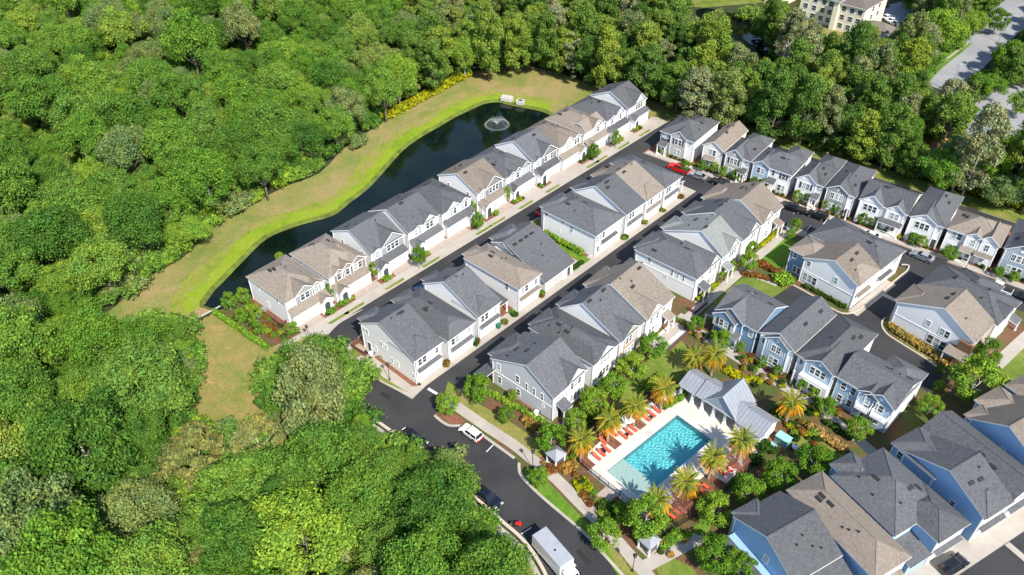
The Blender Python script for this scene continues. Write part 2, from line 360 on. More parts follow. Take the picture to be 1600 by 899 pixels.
poly('kerbside_dry_patch', pxs([(945,846),(960,852),(995,890),(1008,915),(985,915),(962,884)]), DRY, z=z2+.003)
poly('corner_lawn', pxs([(1020,882),(1050,872),(1085,890),(1100,930),(1050,935)]), LAWN, z=z2)
ribbon('gate_walk', pxs([(1008,886),(1040,869),(1080,848),(1100,838)]), 1.9, CONC, z3+.003)
ribbon('pool_gate_walk', pxs([(915,800),(945,777),(968,758)]), 2.2, PAVER, z3+.003)
poly('house_end_lawn', pxs([(700,597),(713,606),(703,621),(694,618)]), LAWN, z=z2+.0015)
# walk in front of the row, greens
ribbon('front_walk', [F43(92,-52.3), F43(145,-52.3)], 1.9, CONC, z3)
ribbon('green_walk', smooth_line(pxs([(1072,503),(1100,525),(1135,550),(1200,590),(1260,627),(1300,655),(1340,688),(1390,730)]), 3), 1.9, CONC, z3+.004)
ribbon('cross_walk', pxs([(1157,424),(1180,432),(1215,445)]), 1.6, CONC, z3+.005)
poly('central_lawn', pxs([(1040,533),(1056,523),(1075,545),(1090,575),(1085,592),(1050,600),(1010,605),(985,640),(955,640),(975,600),(1005,570)]), LAWN, z=z2)
poly('garden_lawn', pxs([(1120,470),(1158,436),(1195,435),(1245,440),(1200,470),(1140,500),(1090,500)]), LAWN, z=z2)
poly('far_lawn', pxs([(1178,416),(1205,385),(1222,368),(1245,378),(1262,395),(1225,440),(1195,420)]), LAWNG, z=z2)
poly('street_end_patio', pxs([(1216,350),(1260,362),(1262,372),(1225,364),(1212,358)]), PAVER, z=z2+.003)
poly('right_lawn', pxs([(1545,585),(1575,560),(1640,510),(1640,620),(1590,620),(1560,600)]), LAWN, z=z2)
ribbon('right_walk', pxs([(1556,572),(1590,540),(1640,495)]), 2.2, CONC, z3)
poly('clubhouse_grass', pxs([(1225,690),(1250,675),(1330,715),(1325,728),(1290,720),(1250,722)]), LAWN, z=z2)
poly('wall_foot_mulch', pxs([(786,611),(797,606),(842,634),(834,643)]), MULCHR, z=z2+.005)
poly('row_patio', [F43(94,-53.8), F43(101.5,-53.8), F43(101.5,-50.2), F43(94,-50.2)], DECK, z=z2+.004)
poly('row_patio', [F43(109.5,-54), F43(112.5,-54), F43(112.5,-53.3), F43(109.5,-53.3)], PAVER, z=z2+.004)
poly('side_walk', [F43(103.3,-54), F43(105,-54), F43(105,-51), F43(103.3,-51)], CONC, z=z2+.002)
poly('end_patio', pxs([(822,648),(830,640),(872,668),(862,676)]), PAVER, z=z2)
# pool deck
deck = [F48(60.0,-49.5), F48(62.6,-51.6), F48(72,-52.6), F48(81.5,-51.5), F48(84.5,-50.6), F48(84.5,-33.8), F48(74.0,-33.5), F48(73.5,-36.6), F48(60.0,-36.8)]
poly('pool_deck', deck, DECK, z=GZ+.02, holes=[pool_c])
# right hand alleys laid over the block
alley1 = smooth_line(pxs([(1238,447),(1270,465),(1307,489),(1328,492),(1345,484),(1380,456),(1408,432),(1421,423)]), 3)
alley1 += pxs([(1452,432),(1440,450),(1400,478),(1380,502)]) + smooth_line(pxs([(1376,508),(1382,522),(1400,535),(1440,560),(1475,585)]), 3) + pxs([(1450,615),(1380,570),(1330,545),(1250,500),(1200,472)])
poly('middle_alley', alley1, ASPH, z=z3+.010)
ribbon('alley_kerb', smooth_line(pxs([(1237,446),(1270,464),(1307,488),(1328,491),(1345,483),(1380,455),(1405,434),(1417,424),(1419,416),(1408,415)]), 3), .28, KERB, z2, .16)
ribbon('alley_kerb', smooth_line(pxs([(1382,498),(1377,507),(1383,521),(1401,534),(1441,559),(1476,584)]), 3), .28, KERB, z2, .16)
poly('alley_apron', [F49(123.2,-44.2), F49(137.5,-44.2), F49(137.5,-42.2), F49(123.2,-42.2)], CONC, z=z3+.016)
ribbon('alley_gutter', pxs([(1372,457),(1405,474)]), 1.0, CONC, z3+.014)
poly('lower_alley', [F61(50,-22.2), F61(112,-22.2), F61(112,-14), F61(50,-14)], ASPH, z=z3+.010)
poly('lower_alley_apron', [F61(50,-26), F61(112,-26), F61(112,-22.1), F61(50,-22.1)], CONC, z=z3+.014)
ribbon('alley_gutter', [F61(92.5,-22), F61(92.5,-15)], 1.0, CONC, z3+.016)
poly('grass_bank', pxs([(1390,520),(1378,508),(1384,503),(1410,517),(1450,540),(1482,565),(1475,580),(1440,556)]), DRY, z=z3)
# row across the upper street
island('upper_row_block', [F38(157,-81.5), F38(157,40), F38(176.5,40), F38(176.5,-80)], MULCHR)
ribbon('upper_sidewalk', [F38(158.0,-81), F38(158.0,-6), F38(157.6,30)], 1.7, CONC, z3)
poly('upper_beds', [F38(158.9,-81), F38(158.9,35), F38(161,35), F38(161,-81)], MULCHR, z=z1)
island('upper_verge', [F38(181,-84), F38(181,40), F38(186.5,40), F38(186.5,-84)], LAWN)
island('top_end_verge', [F38(157.6,-88), F38(157.6,-82.6), F38(176,-82.2), F38(179,-86), F38(170,-92)], LAWN, z=.12) if 0 else None
# street furniture of the carriageway: stall lines
def mark(a, b, w=.14): ribbon('stall_line', [a, b], w, PAINTW, .022)
for a, b in [((587,650.5),(597,643)),((630,671.5),(633,669)),((775,711),(785.5,694.5) if 0 else (771,694)),]: pass
for a, b in [((584,651),(596.5,643)),((628,672),(634,668)),((760,706.5),(771.5,694.5)),((773,795),(787,786)),((814,835),(830,824.5))]: mark(W(*a), W(*b))
for t in (-62,-59.5,-57,-47.5,-41.3,-34.5,-28.3,-22.2): mark(F38(154.7,t), F38(156.9,t))
for t in (-36.5,-34): mark(F38(150.2,t), F38(152.4,t))
ribbon('stop_line', pxs([(669,607.5),(683,616)]), .5, PAINTW, .022)
# far streets beyond the trees
far_rd = smooth_line(pxs([(1455,135),(1475,120),(1510,88),(1545,55),(1580,25),(1615,-5),(1640,-25)]), 3)
ribbon('far_street', far_rd, 13, ASPH2, .01)
poly('far_street_verge', pxs([(1440,95),(1500,66),(1520,68),(1470,108),(1450,130)]), LAWNG, z=.02)
ribbon('far_street_kerb', pxs([(1464,104),(1512,68)]), .6, CONC, .025, .12)
poly('far_parking_lot', pxs([(1505,235),(1515,170),(1560,130),(1640,110),(1640,255)]), ASPH2, z=.012)
poly('sand_clearing', smooth_line(pxs([(1437,240),(1450,222),(1475,215),(1492,222),(1515,212),(1530,225),(1512,232),(1475,240),(1445,250)]), 3, True), SAND, z=.014)
ribbon('far_parking_lane', pxs([(1400,5),(1440,20),(1500,60)]), 8, ASPH2, .011)
poly('hotel_parking', pxs([(1370,18),(1400,8),(1440,20),(1445,36),(1400,42)]), ASPH2, z=.012)

# wear on the carriageway
PATCH = surf('asphalt_patch', (.017,.017,.018), (.025,.025,.026), 2, .9, 4)
for l in ([(700,690),(716,700),(712,704),(696,694)], [(905,858),(925,878),(918,884),(899,863)], [(598,612),(612,620),(606,625),(593,617)]): poly('asphalt_patch', pxs(l), PATCH, z=.020)
for a, b in ((F43(66,-97.2), F43(150,-97.2)), (F43(64,-72.6), F43(138,-72.6))): ribbon('asphalt_seam', [a, b], .10, PATCH, .020)
IRON = surf('cast_iron', (.03,.028,.026), (.06,.055,.05), 8, .6); mh = MB(); mh.lathe([(.36,0),(.36,.012),(.30,.018),(.05,.02)], 16); MH = mh.mesh('manhole_cover', IRON)
for i, p in enumerate((F43(78,-97), F43(112,-96.8), F43(90,-72.4), W(640,650), W(840,800), F38(153,-30))): tag(link('manhole_cover', MH, None, None, (p.x, p.y, .021)), ['iron manhole cover in the pond street near the third house', 'iron manhole cover in the pond street near the seventh house', 'iron manhole cover in the middle alley', 'iron manhole cover at the alley mouth on the lower street', 'iron manhole cover in the lower street by the truck', 'iron manhole cover in the upper street'][i], 'manhole cover')
# ------------------------------------------------------------ houses
ALUM = surf('grey_downpipe', (.16,.17,.18), rough=.5)
ROT = dict(E=0, N=math.pi/2, W=math.pi, S=-math.pi/2)
_cache = {}
def win_mesh(w, h):
    k = ('win', w, h)
    if k not in _cache:
        f = MB(); t = .11
        f.box(-.06, .05, -w/2-t, w/2+t, h/2, h/2+t+.03); f.box(-.06, .07, -w/2-t, w/2+t, -h/2-t, -h/2)
        f.box(-.06, .05, -w/2-t, -w/2, -h/2, h/2); f.box(-.06, .05, w/2, w/2+t, -h/2, h/2)
        f.box(-.05, .035, -w/2, w/2, -.03, .03)
        p = MB(); p.box(-.05, .012, -w/2, w/2, -h/2, h/2)
        _cache[k] = (f.mesh('window', TRIM), p.mesh('pane', PANE), p.mesh('pane', PANE2))
    return _cache[k]
def gar_mesh(w, h):
    k = ('gar', w, h)
    if k not in _cache:
        f = MB()
        f.box(-.05, .06, -w/2-.12, -w/2, 0, h+.12); f.box(-.05, .06, w/2, w/2+.12, 0, h+.12); f.box(-.05, .06, -w/2, w/2, h, h+.12)
        for r in range(4):
            z0 = r*h/4; f.box(-.05, .0, -w/2, w/2, z0, z0+h/4-.02)
            for c in range(8):
                y0 = -w/2 + c*w/8 + .08; f.box(0, .018, y0, y0+w/8-.16, z0+.09, z0+h/4-.11)
        _cache[k] = f.mesh('garage_door', GARM)
    return _cache[k]
def door_mesh(k2='door'):
    if k2 not in _cache:
        f = MB(); f.box(-.05, .06, -.58, -.47, 0, 2.2, 1); f.box(-.05, .06, .47, .58, 0, 2.2, 1); f.box(-.05, .06, -.47, .47, 2.1, 2.2, 1)
        f.box(-.05, .02, -.47, .47, 0, 2.1, 0); f.box(.02, .035, -.3, .3, .3, .9, 0); f.box(.02, .035, -.3, .3, 1.1, 1.9, 0); f.box(.02, .08, .33, .39, 1.0, 1.1, 1)
        _cache[k2] = f.mesh('door', [DOORM, TRIM])
    return _cache[k2]
class House:
    def __init__(h, label, fr, s0, t0, az=None, roof='char', wall='white', group='houses', name='row_house'):
        h.root = thing(name, label, 'house', fr(s0, t0, GZ), -math.radians(az if az is not None else fr.az), group)
        h.roof = ROOF[roof]; h.wall = WALL[wall]; h.roofs = []; h.e = 0; h.rnd = random.Random(label); h.lastroof = None
    def z(h, x, y): return max([f(x, y) for f in h.roofs] or [0])
    def wallbox(h, x0, x1, y0, y1, z1, mat=None, z0=-.1):
        MB().box(x0, x1, y0, y1, z0, z1).obj('wall', mat or h.wall, h.root)
        for x in (x0, x1):
            for y in (y0, y1): h.post(x, y, max(z0, 0), z1-.02)
    def post(h, x, y, z0, z1):
        if 'post' not in _cache: _cache['post'] = MB().box(-.07, .07, -.07, .07, 0, 1).mesh('corner_trim', TRIM)
        o = link('corner_trim', _cache['post'], None, h.root, (x, y, z0)); o.scale = (1, 1, z1-z0)
    def hip(h, x0, x1, y0, y1, ze=5.6, p=.46, ov=.4, mat=None, roof=None, walls=True, zb=-.1):
        h.e += .007; ze += h.e; th = .17
        if walls: h.wallbox(x0, x1, y0, y1, ze+.03, mat, zb)
        a, b, c, d = x0-ov, x1+ov, y0-ov, y1+ov; L, Wd = b-a, d-c; r = min(L, Wd)/2; zt = ze+th; zr = zt+p*r
        if L >= Wd: R = [(a+r, (c+d)/2, zr), (b-r, (c+d)/2, zr)]
        else: R = [((a+b)/2, c+r, zr), ((a+b)/2, d-r, zr)]
        m = MB(); lo = [(a,c,ze),(b,c,ze),(b,d,ze),(a,d,ze)]; hi = [(q[0],q[1],zt) for q in lo]
        m.add(lo+hi, [[3,2,1,0],[0,1,5,4],[1,2,6,5],[2,3,7,6],[3,0,4,7]], 1)
        if L >= Wd: m.add(hi+R, [[0,1,5,4],[1,2,5],[2,3,4,5],[3,0,4]], 0)
        else: m.add(hi+R, [[0,1,4],[1,2,5,4],[2,3,5],[3,0,4,5]], 0)
        m.tube(R, .09, 4)
        for q_ in hi: m.tube([q_, min(R, key=lambda r_: (r_[0]-q_[0])**2+(r_[1]-q_[1])**2)], .07, 4)
        h.lastroof = m.obj('roof', [roof or h.roof, TRIM], h.root)
        h.roofs.append(lambda x, y: zt+p*max(-9, min(x-a, b-x, y-c, d-y, r)) if a <= x <= b and c <= y <= d else -1)
        return h
    def gab(h, x0, x1, y0, y1, ze=5.6, p=.46, axis='y', ov=.4, og=.3, mid=None, mat=None, roof=None, walls=True, zb=-.1, gmat=None):
        "gable roof, ridge along the axis; mid moves the ridge off centre"
        h.e += .007; ze += h.e; th = .2
        if axis == 'y': u0, u1, w0, w1 = x0, x1, y0, y1
        else: u0, u1, w0, w1 = y0, y1, x0, x1
        um = (u0+u1)/2 if mid is None else mid
        zr = ze + p*(max(um-u0, u1-um)+ov)
        pa, pb = (zr-ze)/(um-u0+ov), (zr-ze)/(u1+ov-um)
        T = (lambda u, w, z: (u, w, z)) if axis == 'y' else (lambda u, w, z: (w, u, z))
        prof = [(u0-ov, ze), (um, zr), (u1+ov, ze)]
        m = MB(); vs = []
        for w in (w0-og, w1+og):
            vs += [T(u, w, z+th) for u, z in prof] + [T(u, w, z) for u, z in prof]
        m.add(vs, [[0,1,7,6],[1,2,8,7]], 0)
        m.add(vs, [[3,9,10,4],[4,10,11,5],[0,6,9,3],[2,5,11,8],[0,3,4,1],[1,4,5,2],[6,7,10,9],[7,8,11,10]], 1)
        m.tube([T(um, w0-og, zr+th), T(um, w1+og, zr+th)], .09, 4)
        h.lastroof = m.obj('roof', [roof or h.roof, TRIM], h.root)
        if walls:
            q = [(u0, zb), (u1, zb), (u1, ze+pb*ov-.02), (um, zr-.02), (u0, ze+pa*ov-.02)]
            m = MB(); vs = [T(u, w, z) for w in (w0, w1) for u, z in q]
            m.add(vs, [[4,3,2,1,0],[5,6,7,8,9]] + [[i, (i+1)%5, 5+(i+1)%5, 5+i] for i in range(5)])
            m.obj('wall', mat or h.wall, h.root)
            zc = min(ze+pb*ov, ze+pa*ov)-.03
            for u in (u0, u1):
                for w in (w0, w1):
                    X, Y, _ = T(u, w, 0); h.post(X, Y, max(zb, 0), zc)
        zt = ze+th
        def f(x, y, u0=u0-ov, u1=u1+ov, w0=w0-og, w1=w1+og):
            u, w = (x, y) if axis == 'y' else (y, x)
            if not (u0 <= u <= u1 and w0 <= w <= w1): return -1
            return zt + (pa*(u-u0) if u < um else pb*(u1-u))
        h.roofs.append(f); return h
    def shed(h, x0, x1, y0, y1, zl, zh, low='E', name='porch_roof', roof=None, th=.14):
        zz = dict(E=(zh,zl,zl,zh), W=(zl,zh,zh,zl), N=(zh,zh,zl,zl), S=(zl,zl,zh,zh))[low]
        xy = [(x0,y0),(x1,y0),(x1,y1),(x0,y1)]; m = MB()
        vs = [(a,b,z) for (a,b), z in zip(xy, zz)] + [(a,b,z+th) for (a,b), z in zip(xy, zz)]
        m.add(vs, [[4,5,6,7]], 0); m.add(vs, [[3,2,1,0],[0,1,5,4],[1,2,6,5],[2,3,7,6],[3,0,4,7]], 1)
        m.obj(name, [roof or h.roof, TRIM], h.root); return h
    def at(h, face, pl, c, z): return (pl, c, z) if face in 'EW' else (c, pl, z)
    def win(h, face, pl, c, z, w=.85, hh=1.45, n=1, gap=.22, shut=False):
        f, p, p2 = win_mesh(w, hh); tot = n*w+(n-1)*gap
        for i in range(n):
            ci = c - tot/2 + w/2 + i*(w+gap)
            o = link('window', f, None, h.root, h.at(face, pl, ci, z), ROT[face])
            link('pane', p2 if h.rnd.random() < .42 else p, None, o)
        if shut:
            for s in (-1, 1):
                MB().box(0, .05, -.2, .2, -hh/2-.05, hh/2+.05).obj('shutter', SHUT, h.root, h.at(face, pl, c+s*(tot/2+.38), z), ROT[face])
        return h
    def gar(h, face, pl, c, w=4.9, hh=2.2): link('garage_door', gar_mesh(w, hh), None, h.root, h.at(face, pl, c, 0), ROT[face]); return h
    def door(h, face, pl, c, z=0.0): link('door', door_mesh(), None, h.root, h.at(face, pl, c, z), ROT[face]); return h
    def awn(h, face, pl, c, w=5.4, z=2.75):
        m = MB(); m.add([(.0,-w/2,.32),(.0,w/2,.32),(.75,w/2,0),(.75,-w/2,0),(.0,-w/2,.44),(.0,w/2,.44),(.75,w/2,.1),(.75,-w/2,.1)], [[4,7,6,5]], 0)
        m.add([m.v[i] for i in range(8)], [[0,1,2,3],[3,2,6,7],[0,3,7,4],[1,5,6,2]], 1)
        m.obj('awning', [h.roof, TRIM], h.root, h.at(face, pl, c, z), ROT[face]); return h
    def col(h, x, y, z1, w=.22, z0=0.0):
        k = ('col', round(w, 2), round(z1-z0, 2))
        if k not in _cache:
            m = MB(); m.box(-w/2, w/2, -w/2, w/2, 0, z1-z0); m.box(-w*.75, w*.75, -w*.75, w*.75, 0, .25); m.box(-w*.65, w*.65, -w*.65, w*.65, z1-z0-.18, z1-z0-.01)
            _cache[k] = m.mesh('column', TRIM)
        link('column', _cache[k], None, h.root, (x, y, z0)); return h
    def vent(h, x, y, kind='box'):
        z = h.z(x, y); e = .15
        n = Vector(((h.z(x-e, y)-h.z(x+e, y))/(2*e), (h.z(x, y-e)-h.z(x, y+e))/(2*e), 1)).normalized()
        k = ('vent', kind)
        if k not in _cache:
            m = MB()
            if kind == 'box': m.taper(-.3,.3,-.55,.55,-.03, -.22,.22,-.5,.5,.14)
            else: m.lathe([(.09,-.1),(.09,.3),(.13,.3),(.13,.36)], 8)
            _cache[k] = m.mesh('roof_vent', VENTM)
        o = link('roof_vent', _cache[k], None, h.lastroof, (x, y, z))
        if kind == 'box':
            yv = Vector((-n.y, n.x, 0))
            if yv.length < .05: yv = Vector((0, 1, 0))
            yv.normalize(); xv = yv.cross(n).normalized()
            o.rotation_euler = Matrix((xv, n.cross(xv), n)).transposed().to_euler()
        return h
    def vents(h, x0, x1, y0, y1, n=3):
        for i in range(n):
            for _ in range(20):
                x, y = h.rnd.uniform(x0, x1), h.rnd.uniform(y0, y1)
                if h.z(x, y) > 4: break
            h.vent(x, y, 'box' if i < (n+1)//2 else 'pipe')
        return h
    def battens(h, face, pl, c0, c1, z0, z1, step=.4):
        m = MB(); k = int((c1-c0)/step)
        for i in range(k+1):
            c = c0 + (c1-c0)*i/k; m.box(-.02, .035, c-.035, c+.035, z0, z1)
        o = m.obj('batten_siding', TRIM, h.root, h.at(face, pl, 0, 0) if face in 'EW' else (0, pl, 0), ROT[face])
        tag(o, kind='stuff'); return h
    def band(h, x0, x1, y0, y1, z=3.05):
        m = MB(); e = .05
        m.box(x0-e, x1+e, y0-e, y0+.01, z, z+.22); m.box(x0-e, x1+e, y1-.01, y1+e, z, z+.22); m.box(x0-e, x0+.01, y0+.01, y1-.01, z, z+.22); m.box(x1-.01, x1+e, y0+.01, y1-.01, z, z+.22)
        m.obj('trim_band', TRIM, h.root); return h
    def ac(h, x, y):
        if 'ac' not in _cache:
            m = MB(); m.box(-.4,.4,-.4,.4,0,.75); m.lathe([(.33,.75),(.33,.79),(.1,.8)], 12); _cache['ac'] = m.mesh('air_conditioner', surf('ac_grey', (.30,.31,.31), rough=.5, metal=.3))
        o = link('air_conditioner', _cache['ac'], None, h.root, (x, y, 0)); return h
    def rail(h, pts, z0=0.0, hh=1.0, mat=None, step=.35):
        m = MB(); P = [Vector((a, b, 0)) for a, b in pts]
        for i in range(len(P)-1):
            a, b = P[i], P[i+1]; L = (b-a).length; k = max(1, int(L/step)); d = (b-a).normalized()
            m.tube([a+Vector((0,0,z0+hh)), b+Vector((0,0,z0+hh))], .04, 4)
            m.tube([a+Vector((0,0,z0+.12)), b+Vector((0,0,z0+.12))], .03, 4)
            for j in range(k+1):
                q = a+d*L*j/k; m.box(q.x-.025, q.x+.025, q.y-.025, q.y+.025, z0, z0+hh)
        m.obj('railing', mat or TRIM, h.root); return h

# --- row by the pond, fronts with garages to the street
def pond_house(label, s0, wd, kind, roof, gc, gabs, gcol='pale', nwin=2, skirt=True):
    wd -= .35
    h = House(label, F43, s0, -104.0, 41, roof, 'white', 'houses in the row by the pond')
    up = -1.3
    pq = .43+.1*h.rnd.random()
    if kind == 'G': h.gab(-12.9, up, 0, wd, 5.6, pq+.02, 'y', og=.25)
    elif kind == 'P': h.hip(-12.9, up, 0, wd, 5.6, .46); h.gab(-6.5, up+.06, 1.2, wd-.2, 5.6, .55, 'y', og=.35)
    else: h.hip(-12.9, up, 0, wd, 5.45, pq, .3)
    r0 = h.lastroof
    for yc, hw, p in gabs:
        hw *= 1.12 if len(gabs) < 3 else 1.0; p *= 1.08
        h.gab(-6.6, up+.12, yc-hw, yc+hw, 5.5, p, 'x', ov=.28, og=.35, mat=WALL[gcol])
        h.win('E', up+.12, yc, 4.75, .85, 1.5, 3 if hw > 2.2 else (2 if hw > 1.3 else 1))
    h.wallbox(up, 0, .15, wd-.15, 2.75)
    h.shed(up-.05, .45, -.02, wd+.02, 2.72, 3.65, 'E', 'garage_roof')
    h.gar('E', 0, gc)
    yp = 1.45 if gc > wd/2 else wd-1.45
    h.gab(-.6, 1.0, yp-1.15, yp+1.15, 2.5, .72, 'x', ov=.2, og=.2)
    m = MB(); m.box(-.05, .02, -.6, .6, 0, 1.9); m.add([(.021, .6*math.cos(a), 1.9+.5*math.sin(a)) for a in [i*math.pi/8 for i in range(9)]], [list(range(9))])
    m.obj('entry_shade_panel', DOORM, h.root, (1.0, yp, 0))  # flat dark arch painted on the portal in place of its shaded opening
    h.lastroof = r0; h.vents(-11, -5, 1.5, wd-1.5, 4)
    for x in (-10, -4): h.win('S', 0, x, 4.5, .6, .9)
    h.win('S', 0, -7.5, 1.7, .6, .9); h.ac(-8.5, -.75)
    h.win('N', wd, -9, 4.5, .7, 1.2)
    return h
PH = [
 ('brown roofed house at the near end of the pond row beside the mulch garden', 52.4, 9.0, 'H', 'brown', 2.9, [(4.2,1.9,.62),(6.9,.9,.62)], 'mist'),
 ('brown roofed house with taupe gables, second in the pond row', 62.2, 8.9, 'H', 'brown', 6.1, [(2.2,1.2,.6),(4.3,1.3,.7),(6.9,1.9,.62)], 'clay'),
 ('charcoal roofed house with grey triple window gable, third from near end of pond row', 72.3, 8.7, 'G', 'char', 5.9, [(5.6,2.7,.68),(1.5,.8,.5)], 'mist'),
 ('charcoal roofed white house, fourth from near end of the pond row', 82.0, 8.8, 'G', 'char', 6.1, [(5.9,1.6,.75),(2.6,1.2,.4)], 'white'),
 ('charcoal roofed house with speckled shingles, fifth from near end of pond row', 91.4, 8.9, 'H', 'char', 3.0, [(3.2,1.7,.7),(6.6,1.2,.6)], 'white'),
 ('brown roofed house in mid row by the pond, between charcoal roofed ones', 101.8, 8.6, 'G', 'brown', 5.7, [(5.3,2.6,.68),(1.5,.8,.5)], 'steel'),
 ('charcoal roofed house with split front gables, just past the mid brown pond row house', 110.9, 8.6, 'H', 'char', 6.2, [(2.0,1.0,.6),(4.0,1.2,.7),(6.7,1.8,.62)], 'mist'),
 ('charcoal roofed house with grey front gable, eighth from near end of pond row', 120.2, 8.6, 'G', 'char', 5.9, [(5.5,2.6,.68),(1.5,.8,.5)], 'steel'),
 ('brown roofed hipped house, nearer one of the adjacent brown pair in the pond row', 129.2, 8.9, 'H', 'brown', 3.6, [(3.6,1.7,.7),(6.9,1.2,.55)], 'white'),
 ('brown roofed house with tall side gable, farther of the adjacent brown pair by the pond', 138.6, 8.7, 'P', 'brown', 6.2, [(5.2,1.8,.75)], 'cream'),
 ('charcoal hipped house next to last at the far end of the pond row', 147.6, 8.5, 'H', 'char', 6.0, [(5.4,1.7,.75),(2.3,1.0,.5)], 'white'),
 ('charcoal roofed house at the far end of the pond row by the woods', 156.5, 8.4, 'G', 'char', 5.2, [(5.0,2.3,.85)], 'white'),
]
for lab, s0, wd, kd, rf, gc, gb, gcol in PH:
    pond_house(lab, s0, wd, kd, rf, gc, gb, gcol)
    # paver drive and verge belong to the ground
    poly('driveway', [F43(s0+gc-2.7,-103.9), F43(s0+gc+2.7,-103.9), F43(s0+gc+2.7,-102.1), F43(s0+gc-2.7,-102.1)], PAVER if rf == 'brown' or s0 < 95 else CONC, z=GZ+.01)
    yp = 1.45 if gc > wd/2 else wd-1.45
    poly('planting_bed', [F43(s0+yp-2.0,-103.9), F43(s0+yp+1.8,-103.9), F43(s0+yp+1.8,-102.2), F43(s0+yp-2.0,-102.2)], MULCHR, z=GZ+.013)
    poly('verge_grass', [F43(s0+yp-2.6,-100.75), F43(s0+yp+2.4,-100.75), F43(s0+yp+2.0,-100.05), F43(s0+yp-2.2,-100.05)], LAWN, z=GZ+.012)

# --- row with garages on the middle alley
def alley_house(label, s0, wd, kind, roof, bump=True, t0=-76.9, low=False, front=True, wins=2):
    h = House(label, F43, s0, t0, 42, roof, 'white', 'houses between the street and the middle alley')
    if kind == 'G': h.gab(-13.7, 0, 0, wd, 5.6, .42, 'y', mid=-8.2, og=.3)
    elif kind == 'H': h.hip(-13.7, 0, 0, wd, 5.6, .46)
    r0 = h.lastroof
    if kind == 'G' and bump: h.hip(-6.0, .05, .3, wd-.25, 5.62, .5)
    if front: h.hip(-15.0, -10, .8, wd-1.8, 5.55, .5)
    h.gar('E', .05 if kind == 'G' and bump else 0, wd/2-.1, min(4.9, wd-1)); pl = .05 if kind == 'G' and bump else 0
    h.awn('E', pl, wd/2-.1, min(5.3, wd-.7))
    h.win('E', pl, 1.7, 4.4, .8, 1.4, wins); h.win('E', pl, wd-1.1, 4.4, .55, 1.2)
    for y in (.12, wd-.12): MB().box(pl, pl+.09, y-.05, y+.05, .1, 5.5).obj('downpipe', ALUM, h.root)
    h.lastroof = r0; h.vents(-10.5, -6.5, 1, wd-1, 4)
    return h
h = alley_house('charcoal gabled white house at the near end of the alley row', 58.4, 6.2, 'G', 'char')
h.win('S', 0, -12.9, 4.5, .75, 1.1, 2); h.win('S', 0, -8.6, 4.0, .5, 1.0); h.win('S', 0, -7.4, 4.0, .5, 1.0); h.win('S', 0, -10.2, 1.8, .35, .9); h.win('S', 0, -6, 1.7, .4, 1.0); h.win('S', 0, -4.6, 1.7, .5, 1.1); h.door('S', 0, -12.2); h.win('S', 0, -.6, 1.6, .4, 1.0)
h = alley_house('charcoal hipped white house, second from near end of the alley row', 65.7, 6.3, 'H', 'char', t0=-76.4)
h.hip(-3.5, .06, .2, 6.0, 5.6, .5, walls=False)
h = alley_house('charcoal gabled white house with open garage and side carport in the alley row', 73.5, 5.7, 'G', 'char')
h.win('S', 0, -7.4, 3.6, .35, .8); h.win('S', 0, -6.2, 3.6, .35, .8); h.win('S', 0, -4.0, 3.6, .4, .9)
h.shed(-8.5, -1.2, 5.72, 9.6, 2.6, 3.4, 'E', 'carport_roof'); h.col(-1.5, 9.3, 2.6); h.win('N', 5.7, -5, 4.5, .7, 1.2, 2)
h = alley_house('brown roofed white house in the near half of the alley row', 84.3, 6.0, 'H', 'brown')
h.hip(-3.6, .06, .2, 5.8, 5.62, .5, walls=False); h.win('S', 0, -3, 4.4, .7, 1.3)
h = House('long charcoal roof sloping to a low garage, mid alley row by the hedge gap', F43, 91.8, -76.9, 42, 'char', 'white', 'houses between the street and the middle alley')
h.gab(-13.7, -8.6, 0, 8.6, 5.4, .46, 'y', mid=-11, og=.3, walls=False); h.wallbox(-13.6, -5, 0, 8.6, 4.3); h.wallbox(-5, 0, .06, 8.54, 2.75)
h.shed(-9.6, .45, -.35, 8.95, 2.7, 6.9, 'E', 'roof'); h.roofs.append(lambda x, y: 2.85+(.45-x)*.418 if -9.6 < x < .4 else -1); h.hip(-15, -10.5, 1, 7, 5.4, .5); h.gar('E', 0, 3.2); h.door('E', 0, 7.4)
for y in (1.2, 2.9, 4.6, 6.2): h.vent(-8.9, y)
h.vent(-4, 4, 'pipe'); h.vent(-6, 6, 'pipe')
h = alley_house('charcoal hipped white house on the far side of the hedge gap in the alley row', 107.3, 9.2, 'H', 'char', wins=3)
h.win('S', 0, -6.2, 4.2, .75, 1.5); h.win('S', 0, -8.5, 4.9, .4, .5); h.win('S', 0, -9.2, 2.4, .35, .5); h.win('S', 0, -13, 4.9, .6, .9); h.win('E', 0, 1.6, 1.6, .8, 1.3, 2)
h = alley_house('charcoal gabled white house, third from far end of the alley row', 117.5, 6.6, 'G', 'char', bump=False, wins=3)
h = alley_house('brown roofed white house near the far end of the alley row', 124.6, 6.5, 'G', 'brown', bump=False)
h.hip(-5.0, .06, .3, 6.3, 5.62, .5, walls=False)
h = alley_house('charcoal hipped white house at the far end of the alley row by parked cars', 131.6, 6.3, 'H', 'char')
h.shed(-4, -.6, 6.3, 9.8, 2.6, 3.5, 'N', 'porch_roof'); h.col(-.9, 9.4, 2.6); h.col(-3.7, 9.4, 2.6); h.door('N', 6.3, -2.5)
for s0, w in [(58.4,6.2),(65.7,6.3),(73.5,5.7),(84.3,6),(91.8,6.2),(107.3,9.2),(117.5,6.6),(124.6,6.5),(131.6,6.3)]:
    poly('driveway', [F43(s0+.1,-76.9), F43(s0+w-.2,-76.9), F43(s0+w-.2,-75.7), F43(s0+.1,-75.7)], CONC, z=GZ+.012)

